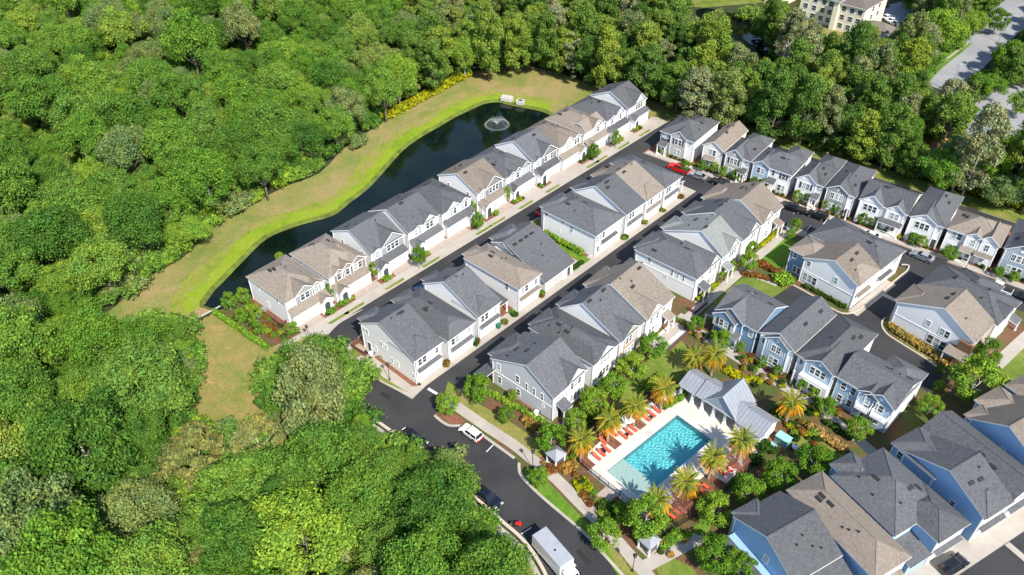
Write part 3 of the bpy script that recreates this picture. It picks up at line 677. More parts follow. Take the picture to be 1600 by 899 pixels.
# --- row facing the walk, backs to the alley
def walk_house(label, s0, wd, kind, roof, mid, fg, gcol='white', wall='white', porch=None, depth=14.1, nw=3):
    h = House(label, F43, s0, -54.4, 41.5, roof, wall, 'houses facing the garden walk')
    if kind == 'G': h.gab(-depth+1, 0, 0, wd, 5.6, .45, 'y', mid=mid, og=.3)
    else: h.hip(-depth+.5, 0, 0, wd, 5.6, .46)
    r0 = h.lastroof
    for yc, hw, p in fg:
        p *= 1.22; hw *= 1.08
        h.gab(-6.5, .15, yc-hw, yc+hw, 5.6, p, 'x', ov=.3, og=.3, mat=WALL[gcol])
        h.win('E', .15, yc, 4.6, .75, 1.5, 3 if hw > 1.8 else 2); h.win('E', .15, yc, 1.7, .75, 1.6, 3 if hw > 1.8 else 2)
    h.hip(-depth-.2, -9, .8, wd-1, 5.5, .46)
    if porch is not None:
        h.shed(0, 1.9, porch-1.1, porch+1.1, 2.7, 3.4, 'E'); h.col(1.7, porch-.95, 2.75); h.col(1.7, porch+.95, 2.75); h.door('E', 0, porch); h.win('E', 0, porch, 4.7, .7, 1.3, 2)
    h.lastroof = r0; h.vents(-11, -5, 1, wd-1, 4)
    return h
h = walk_house('charcoal roofed grey house at the near end of the walk row by the dry lawn', 68.0, 8.2, 'G', 'char', -5.6, [(5.7,2.0,.78)], 'white', 'pale', porch=1.8)
for x in (-11.8, -7.6): h.win('S', 0, x, 4.6, .7, 1.4)
for x in (-5.6, -4.0, -2.3): h.win('S', 0, x, 4.1, .4, 1.5)
for x in (-11.6, -7.4): h.win('S', 0, x, 1.6, .7, 1.4)
h.win('S', 0, -2.0, 2.2, .4, .5); h.band(-13.1, 0, 0, 8.2); h.shed(-15.2, -12.6, -2.6, 3.6, 2.7, 3.3, 'W', 'porch_roof'); h.col(-14.9, -2.4, 2.7); h.col(-12.8, -2.4, 2.7)
walk_house('charcoal hipped house, second in the walk row above the small trees', 78.2, 6.8, 'H', 'char', None, [(3.2,2.0,.7)], 'white', 'white')
h = walk_house('charcoal gabled house with tan front gable in the walk row', 85.6, 6.6, 'G', 'char', -8.4, [(3.0,2.1,.6)], 'tan', 'white')
for x in (-8.6,-6.6,-4.6): h.win('S', 0, x, 4.6, .5, .4)
h = walk_house('brown roofed house with patio in the near half of the walk row', 93.4, 8.4, 'G', 'brown', -8.1, [(2.4,1.9,.8)], 'white', 'white', porch=6.2)
h = walk_house('charcoal hipped white house just past the side path in the walk row', 109.4, 8.0, 'H', 'char', None, [(6.0,1.8,.8)], 'white', 'white', porch=2.0)
for x in (-5.2,-3.9,-2.6): h.win('S', 0, x, 4.2, .35, 1.2)
h.win('S', 0, -10.5, 4.7, .7, 1.3); h.win('S', 0, -6.5, 2.6, .4, .5); h.band(-13.6, 0, 0, 8); h.shed(-15, -11.6, -3, 2, 2.7, 3.3, 'W', 'porch_roof')
walk_house('grey green roofed white house in the far half of the walk row', 118.6, 6.6, 'G', 'green', -5.2, [(4.0,1.8,.8)], 'white', 'white', porch=1.4)
walk_house('charcoal gabled white house next to the brown end house of the walk row', 126.2, 6.8, 'G', 'char', -7.2, [(4.0,1.9,.8)], 'white', 'white')
h = walk_house('brown roofed white house at the far end of the walk row by the upper street', 133.8, 8.6, 'G', 'brown', -5.5, [(2.2,1.8,.8)], 'white', 'white', porch=6.6)
# --- row across the upper street, fronts to the street
UG = 'houses across the upper street'
def up_house(label, t0, wd, roof, wall, D, main, fg, gcol, az=38, fr=F38, s0=159.7, grp=UG, porch=None, batt=False, shut=False, nw=2, lowcol=None, extra=None):
    h = House(label, fr, s0, t0, az, roof, wall, grp)
    if main == 'H': h.hip(0, wd, .4, D, 5.6, .5)
    elif main == 'Gx': h.gab(0, wd, .4, D, 5.6, .5, 'x', og=.3)
    elif main == 'Gy': h.gab(0, wd, .4, D, 5.6, .62, 'y', og=.3)
    r0 = h.lastroof
    for xc, hw, p, n in fg:
        h.gab(xc-hw, xc+hw, 0, 6.0, 5.6, p, 'y', ov=.35, og=.35, mat=WALL[gcol])
        h.win('S', 0, xc, 4.35, .75, 1.4, n, shut=shut); h.win('S', 0, xc, 1.6, .75, 1.5, n)
        if batt: h.battens('S', 0, xc-hw+.1, xc+hw-.1, 3.3, 5.4)
        v = MB().box(-.05, .04, -.25, .25, -.3, .3); v.obj('gable_vent', TRIM, h.root, (xc, 0, 6.2), ROT['S'])
    if porch is not None:
        pc, pw = porch
        h.shed(pc-pw, pc+pw, -1.5, .45, 2.65, 3.3, 'S'); h.col(pc-pw+.2, -1.3, 2.7); h.col(pc+pw-.2, -1.3, 2.7); h.door('S', .4, pc); h.win('S', .4, pc, 4.6, .65, 1.2)
        MB().box(pc-pw, pc+pw, -1.6, .4, -.05, .22).obj('porch_floor', DECK, h.root)
    h.lastroof = r0; h.vents(1, wd-1, 3, D-2, 3)
    for y in (4.2, 5.6, 7.2): h.win('E', wd, y, 4.6, .5, .7)
    return h
h = up_house('greige and navy house with wrap porch at the left end of the upper street row', -78.6, 8.8, 'char', 'white', 9.8, 'H', [(4.9,2.0,.72,2)], 'greige', porch=(1.2,1.2), shut=True)
MB().box(-.02, 2.4, .36, .395, 3.1, 5.5).obj('navy_siding', WALL['navy'], h.root); h.win('S', .36, 1.2, 4.7, .6, .9, 2); h.win('S', .4, 7.8, 4.6, .6, .9); h.hip(2.8, 8.78, 7, 13, 5.55, .5)
h = up_house('narrow brown roofed house, second from left in the upper street row', -67.2, 4.9, 'brown', 'cream', 13.2, 'Gy', [], 'cream')
h.win('S', .4, 2.4, 4.5, .75, 1.4, 2); h.shed(.8, 3.6, -.7, .4, 2.8, 3.4, 'S', 'awning'); h.win('S', .4, 2.2, 1.6, .8, 1.6, 2); h.door('S', .4, 4.2)
h = up_house('grey batten house, third from left in the upper street row', -61.4, 6.0, 'char', 'white', 9.0, 'H', [(2.3,2.1,.75,2)], 'greige', porch=(5.0,.95), batt=True, shut=True)
h.hip(1.2, 6.05, 8, 13, 5.55, .5); h.win('S', .4, 5.1, 4.6, .5, .9)
h = up_house('wide white and blue gabled house, fourth from left in the upper street row', -54.4, 9.0, 'char', 'white', 8.6, 'H', [(2.0,1.9,.6,2)], 'sky', porch=(4.9,1.2))
MB().box(-.05, 9.05, .33, .37, -.05, 3.1).obj('white_lower_siding', WALL['white'], h.root); h.win('S', .4, 7.4, 4.5, .8, 1.3, 1, shut=True); h.win('S', .3, 7.4, 1.6, .7, 1.5, 2); h.hip(4.5, 8.8, 8, 13, 5.5, .5)
h = up_house('white batten house with navy shutters, fifth from left in the upper street row', -43.9, 5.8, 'char', 'white', 9.0, 'H', [(2.3,2.1,.75,2)], 'white', porch=(4.9,.9), batt=True, shut=True)
h.hip(1.5, 5.85, 8, 13.8, 5.55, .5)
h = up_house('grey batten house with wide triple window, sixth from left in the upper street row', -36.9, 5.8, 'char', 'white', 13.5, 'H', [(2.3,2.35,.62,3)], 'grey', batt=True)
h.col(5.5, -.6, 3.0); h.door('S', .4, 5.2)
h = up_house('wide white house with twin gables and white porch in the upper street row', -29.8, 9.8, 'char', 'white', 9.6, 'Gx', [(2.5,2.3,.72,3),(7.6,1.75,.72,2)], 'white')
h.shed(4.9, 9.7, -1.6, -.05, 2.8, 3.2, 'S'); h.col(5.1, -1.4, 2.8); h.col(9.5, -1.4, 2.8); h.rail([(5.1,-1.45),(8.2,-1.45)], .1, .9); MB().box(4.9, 9.7, -1.7, 0, -.05, .2).obj('porch_floor', DECK, h.root)
h = up_house('tall charcoal roofed house with four teal panes, right of the twin gable house', -19.1, 6.4, 'char', 'white', 14.2, 'H', [(2.6,2.5,.58,3)], 'white')
h.win('S', .4, 5.8, 4.5, .5, .9); h.door('S', .4, 5.7)
h = up_house('wide brown roofed house with twin batten gables near the right edge', -11.7, 9.6, 'brown', 'white', 8.6, 'H', [(5.1,1.45,.7,1),(7.75,1.75,.78,1)], 'white', porch=(4.6,1.3), batt=True)
h.win('S', .4, 1.9, 4.5, .8, 1.4, 2); h.win('S', .4, 1.9, 1.6, .8, 1.5, 2); h.shed(6, 9.4, -1.4, .4, 2.7, 3.1, 'S'); h.col(9.2, -1.2, 2.7)
h = up_house('grey batten house cut by the right edge above the white pickup', -.9, 8.5, 'char', 'slate', 12.5, 'H', [(2.9,2.7,.7,3)], 'slate', batt=True)

# --- row behind the clubhouse
BG = 'houses behind the clubhouse'
def club_house_row(*a, **k): return up_house(*a, az=46, fr=F46, s0=101.6, grp=BG, **k)
h = club_house_row('blue gabled house at the left end of the row behind the clubhouse', -52.2, 8.2, 'char', 'blue', 9.6, 'Gx', [(2.9,2.7,.72,2)], 'blue', porch=(4.2,1.6), shut=True)
h.win('S', .4, 7.2, 4.3, .7, 1.4); MB().box(.15, 4.4, -.75, .0, 2.9, 5.2).obj('bay', WALL['pale'], h.root); h.win('S', -.75, 2.3, 4.2, .75, 1.4, 2, shut=True)
h.gab(.0, 4.5, -.8, 3, 5.2, .7, 'y', ov=.2, og=.2, mat=WALL['blue'], zb=4.9); h.shed(-2.4, 0, .5, 6, 2.7, 3.3, 'W', 'porch_roof'); h.col(-2.2, .7, 2.7); h.col(-2.2, 5.6, 2.7)
h = club_house_row('charcoal roofed house with blue batten gable, second behind the clubhouse', -43.1, 6.3, 'char', 'white', 13.8, 'Gy', [(3.4,2.2,.68,2)], 'sky', batt=True)
h.hip(1.5, 6.2, 8.5, 14.2, 5.4, .48); h.win('S', .4, .7, 4.4, .5, 1.0); h.rail([(1.3,-.9),(6.0,-.9)], 0, 1.0)
h = club_house_row('charcoal roofed white and blue house, third behind the clubhouse', -35.8, 6.6, 'char', 'white', 14.3, 'H', [(4.0,2.4,.6,3)], 'sky')
MB().box(1.45, 6.65, -1.0, -.05, -.05, 3.0).obj('front_bay', WALL['white'], h.root); h.win('S', -1.0, 4.1, 1.6, .9, 1.6, 3); h.win('S', .4, .7, 4.4, .5, 1.0); h.col(.5, -.8, 3.0)
h = club_house_row('wide blue house with white balconies at the right end behind the clubhouse', -28.5, 9.6, 'char', 'white', 8.8, 'Gx', [(7.3,2.2,.68,2),(5.4,1.5,.6,1)], 'sky')
MB().box(.05, 5, .33, .395, -.05, 5.55).obj('blue_front_siding', WALL['sky'], h.root)
h.win('S', .33, 1.2, 4.4, .75, 1.4); h.win('S', .33, 2.9, 4.4, .75, 1.4); h.win('S', .33, 1.2, 1.6, .75, 1.4); h.win('S', .33, 2.9, 1.6, .75, 1.4)
h.hip(4.0, 9.5, 6, 11.4, 5.4, .46)
for x0, x1 in ((4.2,6.4),(6.8,9.4)): MB().box(x0, x1, -1.15, -.05, 2.85, 3.05).obj('balcony_floor', TRIM, h.root); h.rail([(x0,-.05),(x0,-1.1),(x1,-1.1),(x1,-.05)], 3.05, 1.0, step=.22)

# --- paired blocks on the right
PG = 'paired houses at the right alley'
h = House('brown roofed half of the nearer pair at the right alley, pale side wall', F49, 124.0, -44.4, 49, 'brown', 'white', PG)
h.gab(-11.2, 0, 0, 7.6, 5.6, .47, 'y', mid=-5.4, og=.35); r0 = h.lastroof; h.hip(-14.8, -9.5, .8, 6.5, 5.5, .46, mat=WALL['blue']); h.hip(-5.0, .06, .6, 7.2, 5.62, .5, walls=False)
h.win('S', 0, -10.2, 4.9, .8, 1.0); h.win('S', 0, -4.2, 4.3, .75, 1.4); h.win('S', 0, -9.2, 1.7, .85, 1.7, 3); h.band(-11.2, 0, 0, 7.6, 2.95)
h.win('S', .8, -13.7, 4.5, .7, 1.2); h.win('S', .8, -12.6, 1.5, .7, 1.3, 2); h.lastroof = r0; h.vent(-3.8, 3.2); h.vent(-4.2, 5.6); h.vent(-2, 2, 'pipe')
h.gar('E', 0, 2.9, 4.4); h.awn('E', 0, 2.9, 4.8); h.win('E', 0, 1.5, 4.5, .5, 1.2); h.win('E', 0, 3.6, 4.5, .5, 1.2); h.win('E', 0, 5.8, 4.5, .5, 1.2)
h = House('charcoal hipped half of the nearer pair at the right alley', F49, 131.75, -44.4, 49, 'char', 'white', PG)
h.hip(-14.8, .1, 0, 9.0, 5.6, .48); h.vents(-9, -3, 3, 7, 5); h.gar('E', .1, 2.9, 4.4); h.awn('E', .1, 2.9, 4.9); h.win('E', .1, 1.8, 4.4, .5, .9); h.win('E', .1, 6.8, 4.4, .6, 1.3, 3); h.win('E', .1, 6.4, 1.6, .6, 1.3, 2)
h = House('brown roofed half of the farther pair with brown stair tower and pale side wall', F49, 125.3, -23.2, 49, 'brown', 'white', PG)
h.gab(-13.6, 0, 0, 7.3, 5.6, .46, 'y', mid=-6.2, og=.35); r0 = h.lastroof; h.hip(-14.2, -9.0, .6, 6.8, 5.55, .46); h.hip(-5.2, .06, .5, 7.0, 5.62, .48, walls=False)
h.win('S', 0, -7.8, 4.6, .75, 1.1); h.win('S', 0, -4.7, 4.3, .75, 1.4, 2); h.win('S', 0, -5.3, 1.7, .95, 1.8, 3); h.band(-13.6, 0, 0, 7.3, 2.95)
h.lastroof = r0; h.vent(-7.4, 3.4); h.vent(-7.2, 5.2); h.vent(-3, 2, 'pipe'); h.shed(-3.2, .6, -2.6, -.05, 2.7, 3.1, 'S'); h.col(.4, -2.4, 2.7); h.col(-3.0, -2.4, 2.7); h.win('E', .0, 4.2, 4.5, .6, 1.3, 2)
m = MB().box(.04, .12, .1, 7.2, 0, 5.5); m.obj('tan_front_siding', WALL['tan'], h.root); m = MB().box(-1.9, .5, -.62, -.02, .1, 5.0); m.obj('stair_tower', surf('brown_batten', (.13,.075,.04), (.2,.12,.07), 2, .8), h.root)
h = House('charcoal hipped half of the farther pair at the right alley', F49, 132.75, -22.6, 49, 'char', 'white', PG)
h.hip(-14.2, 0, 0, 9.2, 5.6, .46); h.hip(-10.5, -4, 4, 11.4, 5.55, .46); h.vents(-11, -3, 2, 8, 6); h.gab(-4, .2, 2.5, 6.5, 5.62, .6, 'x', ov=.3); h.win('E', .2, 4.5, 4.4, .7, 1.4, 2); h.win('E', 0, 1.2, 1.7, .7, 1.4); h.shed(0, 1.8, 6.5, 9, 2.7, 3.2, 'E'); h.col(1.6, 8.8, 2.7)

# --- lower right row, garages on the lower alley
LG = 'houses in the lower right corner row'
h = House('near charcoal gabled house with bright blue wall cut by the bottom edge', F61, 58.2, -25.5, 61, 'char', 'azure', LG)
h.gab(-15.9, -5.0, 0, 8.2, 5.6, .49, 'y', og=.25); r0 = h.lastroof; h.hip(-16.6, -12, .5, 4.4, 5.5, .5); h.wallbox(-5.0, 0, .1, 8.1, 2.8); h.shed(-5.5, .5, -.2, 8.4, 2.85, 5.72, 'E', 'low_roof'); h.shed(-15.5, -2, -2.9, -1.3, 2.6, 3.0, 'S', 'porch_roof')
for i, x in enumerate((-15.2, -11, -6.5, -2.4)): h.col(x, -2.7, 2.6)
h.wallbox(-15.4, -6, -1.25, -.05, 2.9); h.win('S', 0, -9.6, 4.4, .7, 1.3); h.lastroof = r0; h.vent(-8, 3, 'pipe'); h.vent(-7, 5, 'pipe'); h.vent(-8.6, 4.5, 'pipe'); h.vent(-6.4, 6, 'pipe')
h = House('long brown hipped house in the lower right row', F61, 67.9, -25.9, 61, 'brown', 'azure', LG)
h.hip(-15.2, 0, 0, 6.2, 5.6, .5); MB().box(0, 0.05, 0.1, 6.1, -.05, 5.55).obj('white_front_siding', WALL['white'], h.root); h.vents(-12, -3, 1, 5.4, 6); h.gar('E', .05, 3.1); h.awn('E', .05, 3.1); h.win('S', 0, -7, 4.4, .7, 1.3); h.win('S', 0, -12.5, 4.4, .7, 1.3)
h = House('large charcoal house with notched corner in the lower right row', F61, 75.3, -25.5, 61, 'char', 'azure', LG)
h.hip(-14.3, -3.6, 0, 10.0, 5.6, .47); r0 = h.lastroof; h.hip(-7, 0, 4.3, 10.05, 5.6, .47); MB().box(0, 0.05, 4.4, 9.95, -.05, 5.55).obj('white_front_siding', WALL['white'], h.root); h.hip(-16, -11, 1.5, 5.5, 5.5, .55); h.wallbox(-3.6, -.1, .1, 4.3, 2.6); h.shed(-3.6, .3, -.1, 4.25, 2.65, 3.3, 'E', 'low_roof')
h.win('E', -3.6, 2.2, 4.7, .7, 1.0, 3)
for x in (-13, -11.4, -9.8, -8.2, -6, -4.4): h.win('S', 0, x, 4.3, .8, 1.4)
h.lastroof = r0; h.vent(-10.5, 3.5); h.vent(-7, 6.4); h.vent(-6.8, 7.9); h.vent(-12, 2, 'pipe'); h.vent(-9, 1.5, 'pipe'); h.vent(-6, 3.4, 'pipe'); h.gar('E', .05, 7.1); h.awn('E', .05, 7.1); h.win('E', .05, 7.2, 4.5, .55, 1.0)
h = House('charcoal roofed house with tall bright blue side wall in the lower right row', F61, 88.0, -24.9, 61, 'char', 'azure', LG)
h.gab(-13.0, 0, 0, 6.0, 5.6, .45, 'y', og=.25); r0 = h.lastroof; h.hip(-15.0, -8, -.05, 5.4, 5.5, .48); h.hip(-4.6, .06, .6, 5.6, 5.62, .5, walls=False); MB().box(0, 0.05, 0.1, 5.9, -.05, 5.55).obj('white_front_siding', WALL['white'], h.root); h.win('S', -.05, -13.6, 4.3, .8, 1.3); h.win('S', 0, -4.2, 3.8, .7, 1.0); h.win('S', 0, -10, 3.8, .7, 1.0)
h.lastroof = r0; h.vent(-4, 1.6); h.vent(-3.8, 3.4); h.vent(-5, 4.4, 'pipe'); h.gar('E', .06, 3); h.awn('E', .06, 3); h.win('E', .06, 4, 4.5, .6, 1.2, 2)
h = House('long charcoal house second from the right in the lower right row', F61, 94.15, -24.9, 61, 'char', 'white', LG)
h.gab(-14.8, 0, 0, 6.3, 5.65, .5, 'x'); r0 = h.lastroof; h.vents(-12, -3, .6, 3, 5); h.gar('E', .05, 3.1); h.awn('E', .05, 3.1); h.win('E', .05, 3, 4.5, .7, 1.2, 2)
h = House('brown roofed house with bright blue side wall at the right edge', F61, 102.0, -24.9, 61, 'brown', 'azure', LG)
h.gab(-12.4, 0, 0, 10, 5.6, .47, 'y', mid=-7.4, og=.25); r0 = h.lastroof; h.hip(-13.4, -9, .4, 4.0, 5.5, .46); h.hip(-14.6, -8, 4.4, 10, 5.5, .46); h.win('S', 0, -6.6, 4.6, .6, .9); h.lastroof = r0; h.vent(-5, 4)
h = House('brown roofed house peeking in at the right edge above the corner tree', F61, 113.4, -24.9, 61, 'brown', 'slate', LG)
h.hip(-14.3, 0, 0, 8, 5.6, .48); h.win('S', 0, -12, 4.3, .8, 1.3); h.vents(-11, -4, 2, 6, 2)
# ------------------------------------------------------------ vegetation
def leaf_mat(name, stops, trans=.22, jitter=.5, gain=1.0):
    stops = [(p, (c[0]*gain*1.16, c[1]*gain, c[2]*gain)) for p, c in stops]
    m, nt, o = newmat(name); oi = nd(nt, 'ShaderNodeObjectInfo'); geo = nd(nt, 'ShaderNodeNewGeometry')
    col = ramp(nt, oi.outputs['Random'], stops)
    k = nd(nt, 'ShaderNodeMapRange'); k.inputs[3].default_value = 1-jitter; k.inputs[4].default_value = 1+jitter; nt.links.new(geo.outputs['Random Per Island'], k.inputs[0])
    col = mix(nt, 1.0, col, k.outputs[0], 'MULTIPLY')
    f = noise(nt, geo.outputs['Position'], .35, 3, .6); y = ramp(nt, f, [(.38, (.82,.95,.95)), (.66, (1.25,1.12,.9))]); col = mix(nt, 1.0, col, y, 'MULTIPLY')
    d = nd(nt, 'ShaderNodeBsdfDiffuse'); t = nd(nt, 'ShaderNodeBsdfTranslucent'); mx = nd(nt, 'ShaderNodeMixShader'); mx.inputs[0].default_value = trans
    nt.links.new(col, d.inputs[0]); nt.links.new(mix(nt, 1.0, col, (1.3,1.25,.7), 'MULTIPLY'), t.inputs[0])
    nt.links.new(d.outputs[0], mx.inputs[1]); nt.links.new(t.outputs[0], mx.inputs[2]); nt.links.new(mx.outputs[0], o.inputs[0]); return m
LEAF = leaf_mat('woodland_leaves', [(0,(.044,.115,.021)),(.18,(.063,.148,.024)),(.36,(.085,.175,.034)),(.52,(.070,.168,.022)),(.66,(.106,.206,.036)),(.79,(.136,.242,.029)),(.87,(.118,.176,.058)),(.95,(.098,.168,.060)),(1,(.130,.178,.068))], gain=1.28)
LEAFFAR = leaf_mat('far_woodland_leaves', [(0,(.048,.108,.024)),(.3,(.076,.148,.030)),(.55,(.100,.178,.034)),(.75,(.138,.210,.032)),(.88,(.108,.155,.062)),(1,(.18,.215,.12))], gain=1.22)
LEAFORN = leaf_mat('garden_tree_leaves', [(0,(.06,.145,.017)),(.5,(.092,.20,.022)),(1,(.135,.24,.03))], gain=1.2)
LEAFPALE = leaf_mat('pale_willow_leaves', [(0,(.15,.185,.06)),(1,(.19,.23,.08))])
LEAFLIME = leaf_mat('lime_hedge_leaves', [(0,(.17,.24,.012)),(1,(.26,.30,.015))])
LEAFGOLD = leaf_mat('golden_grass_blades', [(0,(.26,.17,.05)),(.5,(.22,.19,.05)),(1,(.30,.22,.08))])
LEAFRED = leaf_mat('russet_shrub_leaves', [(0,(.13,.06,.025)),(.5,(.17,.085,.03)),(1,(.16,.12,.03))])
LEAFDK = leaf_mat('dark_hedge_leaves', [(0,(.022,.06,.014)),(1,(.04,.09,.016))])
BARK = surf('bark', (.10,.08,.06), (.22,.19,.155), 3, .95, 4); BARKP = surf('pale_bark', (.33,.30,.255), (.50,.47,.42), 3, .9, 4)

def leaf_cloud(name, clumps, n, size, seed, mat, up=.25, asp=1.5):
    r = np.random.default_rng(seed); C = np.array([c[:3] for c in clumps], float); R = np.array([c[3:6] for c in clumps], float)
    wgt = R.prod(1)**(2/3); idx = r.choice(len(C), n, p=wgt/wgt.sum())
    d = r.normal(size=(n,3)); d[:,2] += up*2; d /= np.linalg.norm(d, axis=1)[:,None]
    pos = C[idx] + d*R[idx]*(.45+.75*r.random((n,1))**.7)*(1+.25*(r.random((n,1))<.12))
    nrm = d + r.normal(size=(n,3))*.55; nrm[:,2] += .25; nrm /= np.linalg.norm(nrm, axis=1)[:,None]
    ref = r.normal(size=(n,3)); a = np.cross(nrm, ref); a /= np.linalg.norm(a, axis=1)[:,None]; b = np.cross(nrm, a)
    s = size*(.55+.75*r.random((n,1)))
    v = np.stack([pos-a*s*asp*.5, pos+b*s*.5, pos+a*s*asp*.5, pos-b*s*.5], 1).reshape(-1,3)
    return quads_mesh(name, v, mat)
def quads_mesh(name, v, mat):
    n = len(v)//4; me = bpy.data.meshes.new(name)
    me.vertices.add(n*4); me.vertices.foreach_set('co', v.astype(np.float32).ravel())
    me.loops.add(n*4); me.loops.foreach_set('vertex_index', np.arange(n*4, dtype=np.int32))
    me.polygons.add(n); me.polygons.foreach_set('loop_start', np.arange(0, n*4, 4, dtype=np.int32)); me.polygons.foreach_set('loop_total', np.full(n, 4, np.int32))
    me.materials.append(mat); me.update(calc_edges=True); return me
def crown_clumps(r, kind):
    "clump ellipsoids of a unit tree: crown radius about 5 m, height about 11 m"
    out = []
    ph0 = r.random()*6.28
    if kind == 'oak':
        for i in range(64):
            th = r.random()*2*math.pi; u = r.random(); ph = math.acos(1-u*1.25); rr = 5*(.66+.36*r.random())*(1+.18*math.sin(2*th+ph0)+.14*math.sin(5*th+ph0*2))
            x, y, z = rr*math.sin(ph)*math.cos(th), rr*math.sin(ph)*math.sin(th), 6.0+4.1*math.cos(ph)*(.62+.55*r.random())
            q = .55+1.0*r.random(); out.append((x*.86, y*.86, z, q, q, q*.7))
        for i in range(12): out.append((r.gauss(0,2), r.gauss(0,2), 6.5+r.random()*2, 1.5, 1.5, 1.1))
    elif kind == 'tall':
        for i in range(50):
            z = 3.2+r.random()**.85*10.5; rad = 3.1*math.sqrt(max(.05, 1-((z-7.2)/7)**2)); th = r.random()*2*math.pi; k = rad*(.55+.5*r.random())
            q = .6+.65*r.random(); out.append((k*math.cos(th), k*math.sin(th), z, q, q, q*.85))
    elif kind == 'thin':
        for i in range(34):
            z = 3+r.random()*11; rad = 2.6*math.sqrt(max(.05, 1-((z-8)/7)**2)); th = r.random()*2*math.pi; k = rad*(.4+.7*r.random())
            q = .4+.5*r.random(); out.append((k*math.cos(th), k*math.sin(th), z, q, q, q*.6))
    elif kind == 'willow':
        for i in range(46):
            th = r.random()*2*math.pi; k = 4.6*math.sqrt(r.random()); z = 8.2-k*k*.16+r.gauss(0,.4)
            out.append((k*math.cos(th), k*math.sin(th), z, 1.3, .55, .4))
    else:                                                       # round garden tree
        for i in range(34):
            th = r.random()*2*math.pi; ph = math.acos(1-r.random()*1.8); k = 4.4*(.75+.25*r.random())
            q = .8+.7*r.random(); out.append((k*math.sin(ph)*math.cos(th), k*math.sin(ph)*math.sin(th), 6+k*.9*math.cos(ph), q, q, q*.8))
    return out
def trunk_mesh(name, r, hgt, spread, mat, rad=.32, limbs=6, start=.35):
    m = MB(); top = Vector((r.gauss(0,.3), r.gauss(0,.3), hgt))
    m.tube([(0,0,-.2), (r.gauss(0,.1), r.gauss(0,.1), hgt*.4), top], [rad, rad*.75, rad*.25], 6)
    for i in range(limbs):
        th = 2*math.pi*i/limbs + r.random(); z0 = hgt*(start+.4*r.random()); L = spread*(.6+.4*r.random())
        a = Vector((0,0,z0)); b = a + Vector((math.cos(th)*L*.5, math.sin(th)*L*.5, L*.35)); c = a + Vector((math.cos(th)*L, math.sin(th)*L, L*.75))
        m.tube([a, b, c], [rad*.45, rad*.3, rad*.1], 5)
        d = b + Vector((math.cos(th+.9)*L*.4, math.sin(th+.9)*L*.4, L*.3)); m.tube([b, d], [rad*.22, rad*.07], 4)
    return m.mesh(name, mat, True)
KINDS = []
tr = random.Random(11)
for i in range(7): KINDS.append(('oak', leaf_cloud('crown', crown_clumps(tr, 'oak'), 20000, .215, 100+i, LEAF), trunk_mesh('trunk', tr, 6.6, 4.0, BARKP if i == 0 else BARK)))
for i in range(4): KINDS.append(('tall', leaf_cloud('crown', crown_clumps(tr, 'tall'), 9000, .28, 200+i, LEAFFAR), trunk_mesh('trunk', tr, 10, 2.2, BARK, .2, 8)))
for i in range(3): KINDS.append(('thin', leaf_cloud('crown', crown_clumps(tr, 'thin'), 4500, .28, 300+i, LEAFFAR), trunk_mesh('trunk', tr, 10.5, 2.2, BARKP, .12, 12, .25)))
for i in range(2): KINDS.append(('willow', leaf_cloud('crown', crown_clumps(tr, 'willow'), 11000, .26, 400+i, LEAFPALE, asp=2.6), trunk_mesh('trunk', tr, 5.4, 3.6, BARKP, .22)))
OAKS, TALLS, THINS, WILS = range(0,7), range(7,11), range(11,14), range(14,16)
def inpoly(x, y, P):
    c = False; j = len(P)-1
    for i in range(len(P)):
        if (P[i][1] > y) != (P[j][1] > y) and x < (P[j][0]-P[i][0])*(y-P[i][1])/(P[j][1]-P[i][1])+P[i][0]: c = not c
        j = i
    return c
M1 = [(-140,545),(-10,520),(60,505),(150,480),(195,458),(235,418),(285,392),(320,362),(345,328),(400,303),(450,280),(500,258),(540,218),(590,185),(640,152),(690,121),(740,100),(800,95),(860,100),(920,114),(960,124),(1010,142),(1060,160),(1110,172),(1170,188),(1240,212),(1330,238),(1400,258),(1450,276),(1530,296),(1600,314),(1760,350),(1760,-110),(-140,-110)]
M2 = [(-140,530),(60,512),(200,505),(285,505),(300,545),(316,590),(310,630),(318,660),(350,672),(396,668),(411,662),(409,600),(416,567),(450,544),(500,534),(533,543),(563,583),(571,610),(557,636),(579,664),(613,680),(623,702),(660,708),(696,708),(729,718),(746,752),(736,775),(766,808),(791,840),(820,862),(839,895),(839,980),(-140,980)]
HOLES = [[(1190,-110),(1190,20),(1262,52),(1300,72),(1345,72),(1395,60),(1412,40),(1412,-110)], [(1070,-20),(1200,-20),(1200,8),(1150,20),(1200,60),(1215,100),(1190,115),(1150,68),(1085,40)],
         [(1444,150),(1456,102),(1498,66),(1545,18),(1575,-28),(1700,-50),(1600,62),(1515,140),(1482,156)], [(1508,232),(1510,172),(1560,138),(1600,122),(1760,105),(1760,225),(1600,205),(1565,240)], [(1434,252),(1443,216),(1482,208),(1497,228),(1462,252)], [(1370,40),(1370,10),(1440,15),(1440,40)]]
def wood_ok(x, y, z):
    px, py = PR(x, y, z)
    if not (inpoly(px, py, M1) or inpoly(px, py, M2)): return False
    return not any(inpoly(px, py, H) for H in HOLES)
trees = []; cell = {}
tr = random.Random(5)
def free(x, y, R):
    gx, gy = int(x//8), int(y//8)
    for i in range(gx-2, gx+3):
        for j in range(gy-2, gy+3):
            for (a, b, q) in cell.get((i, j), ()):
                if (a-x)**2+(b-y)**2 < (.70*(q+R))**2: return False
    return True
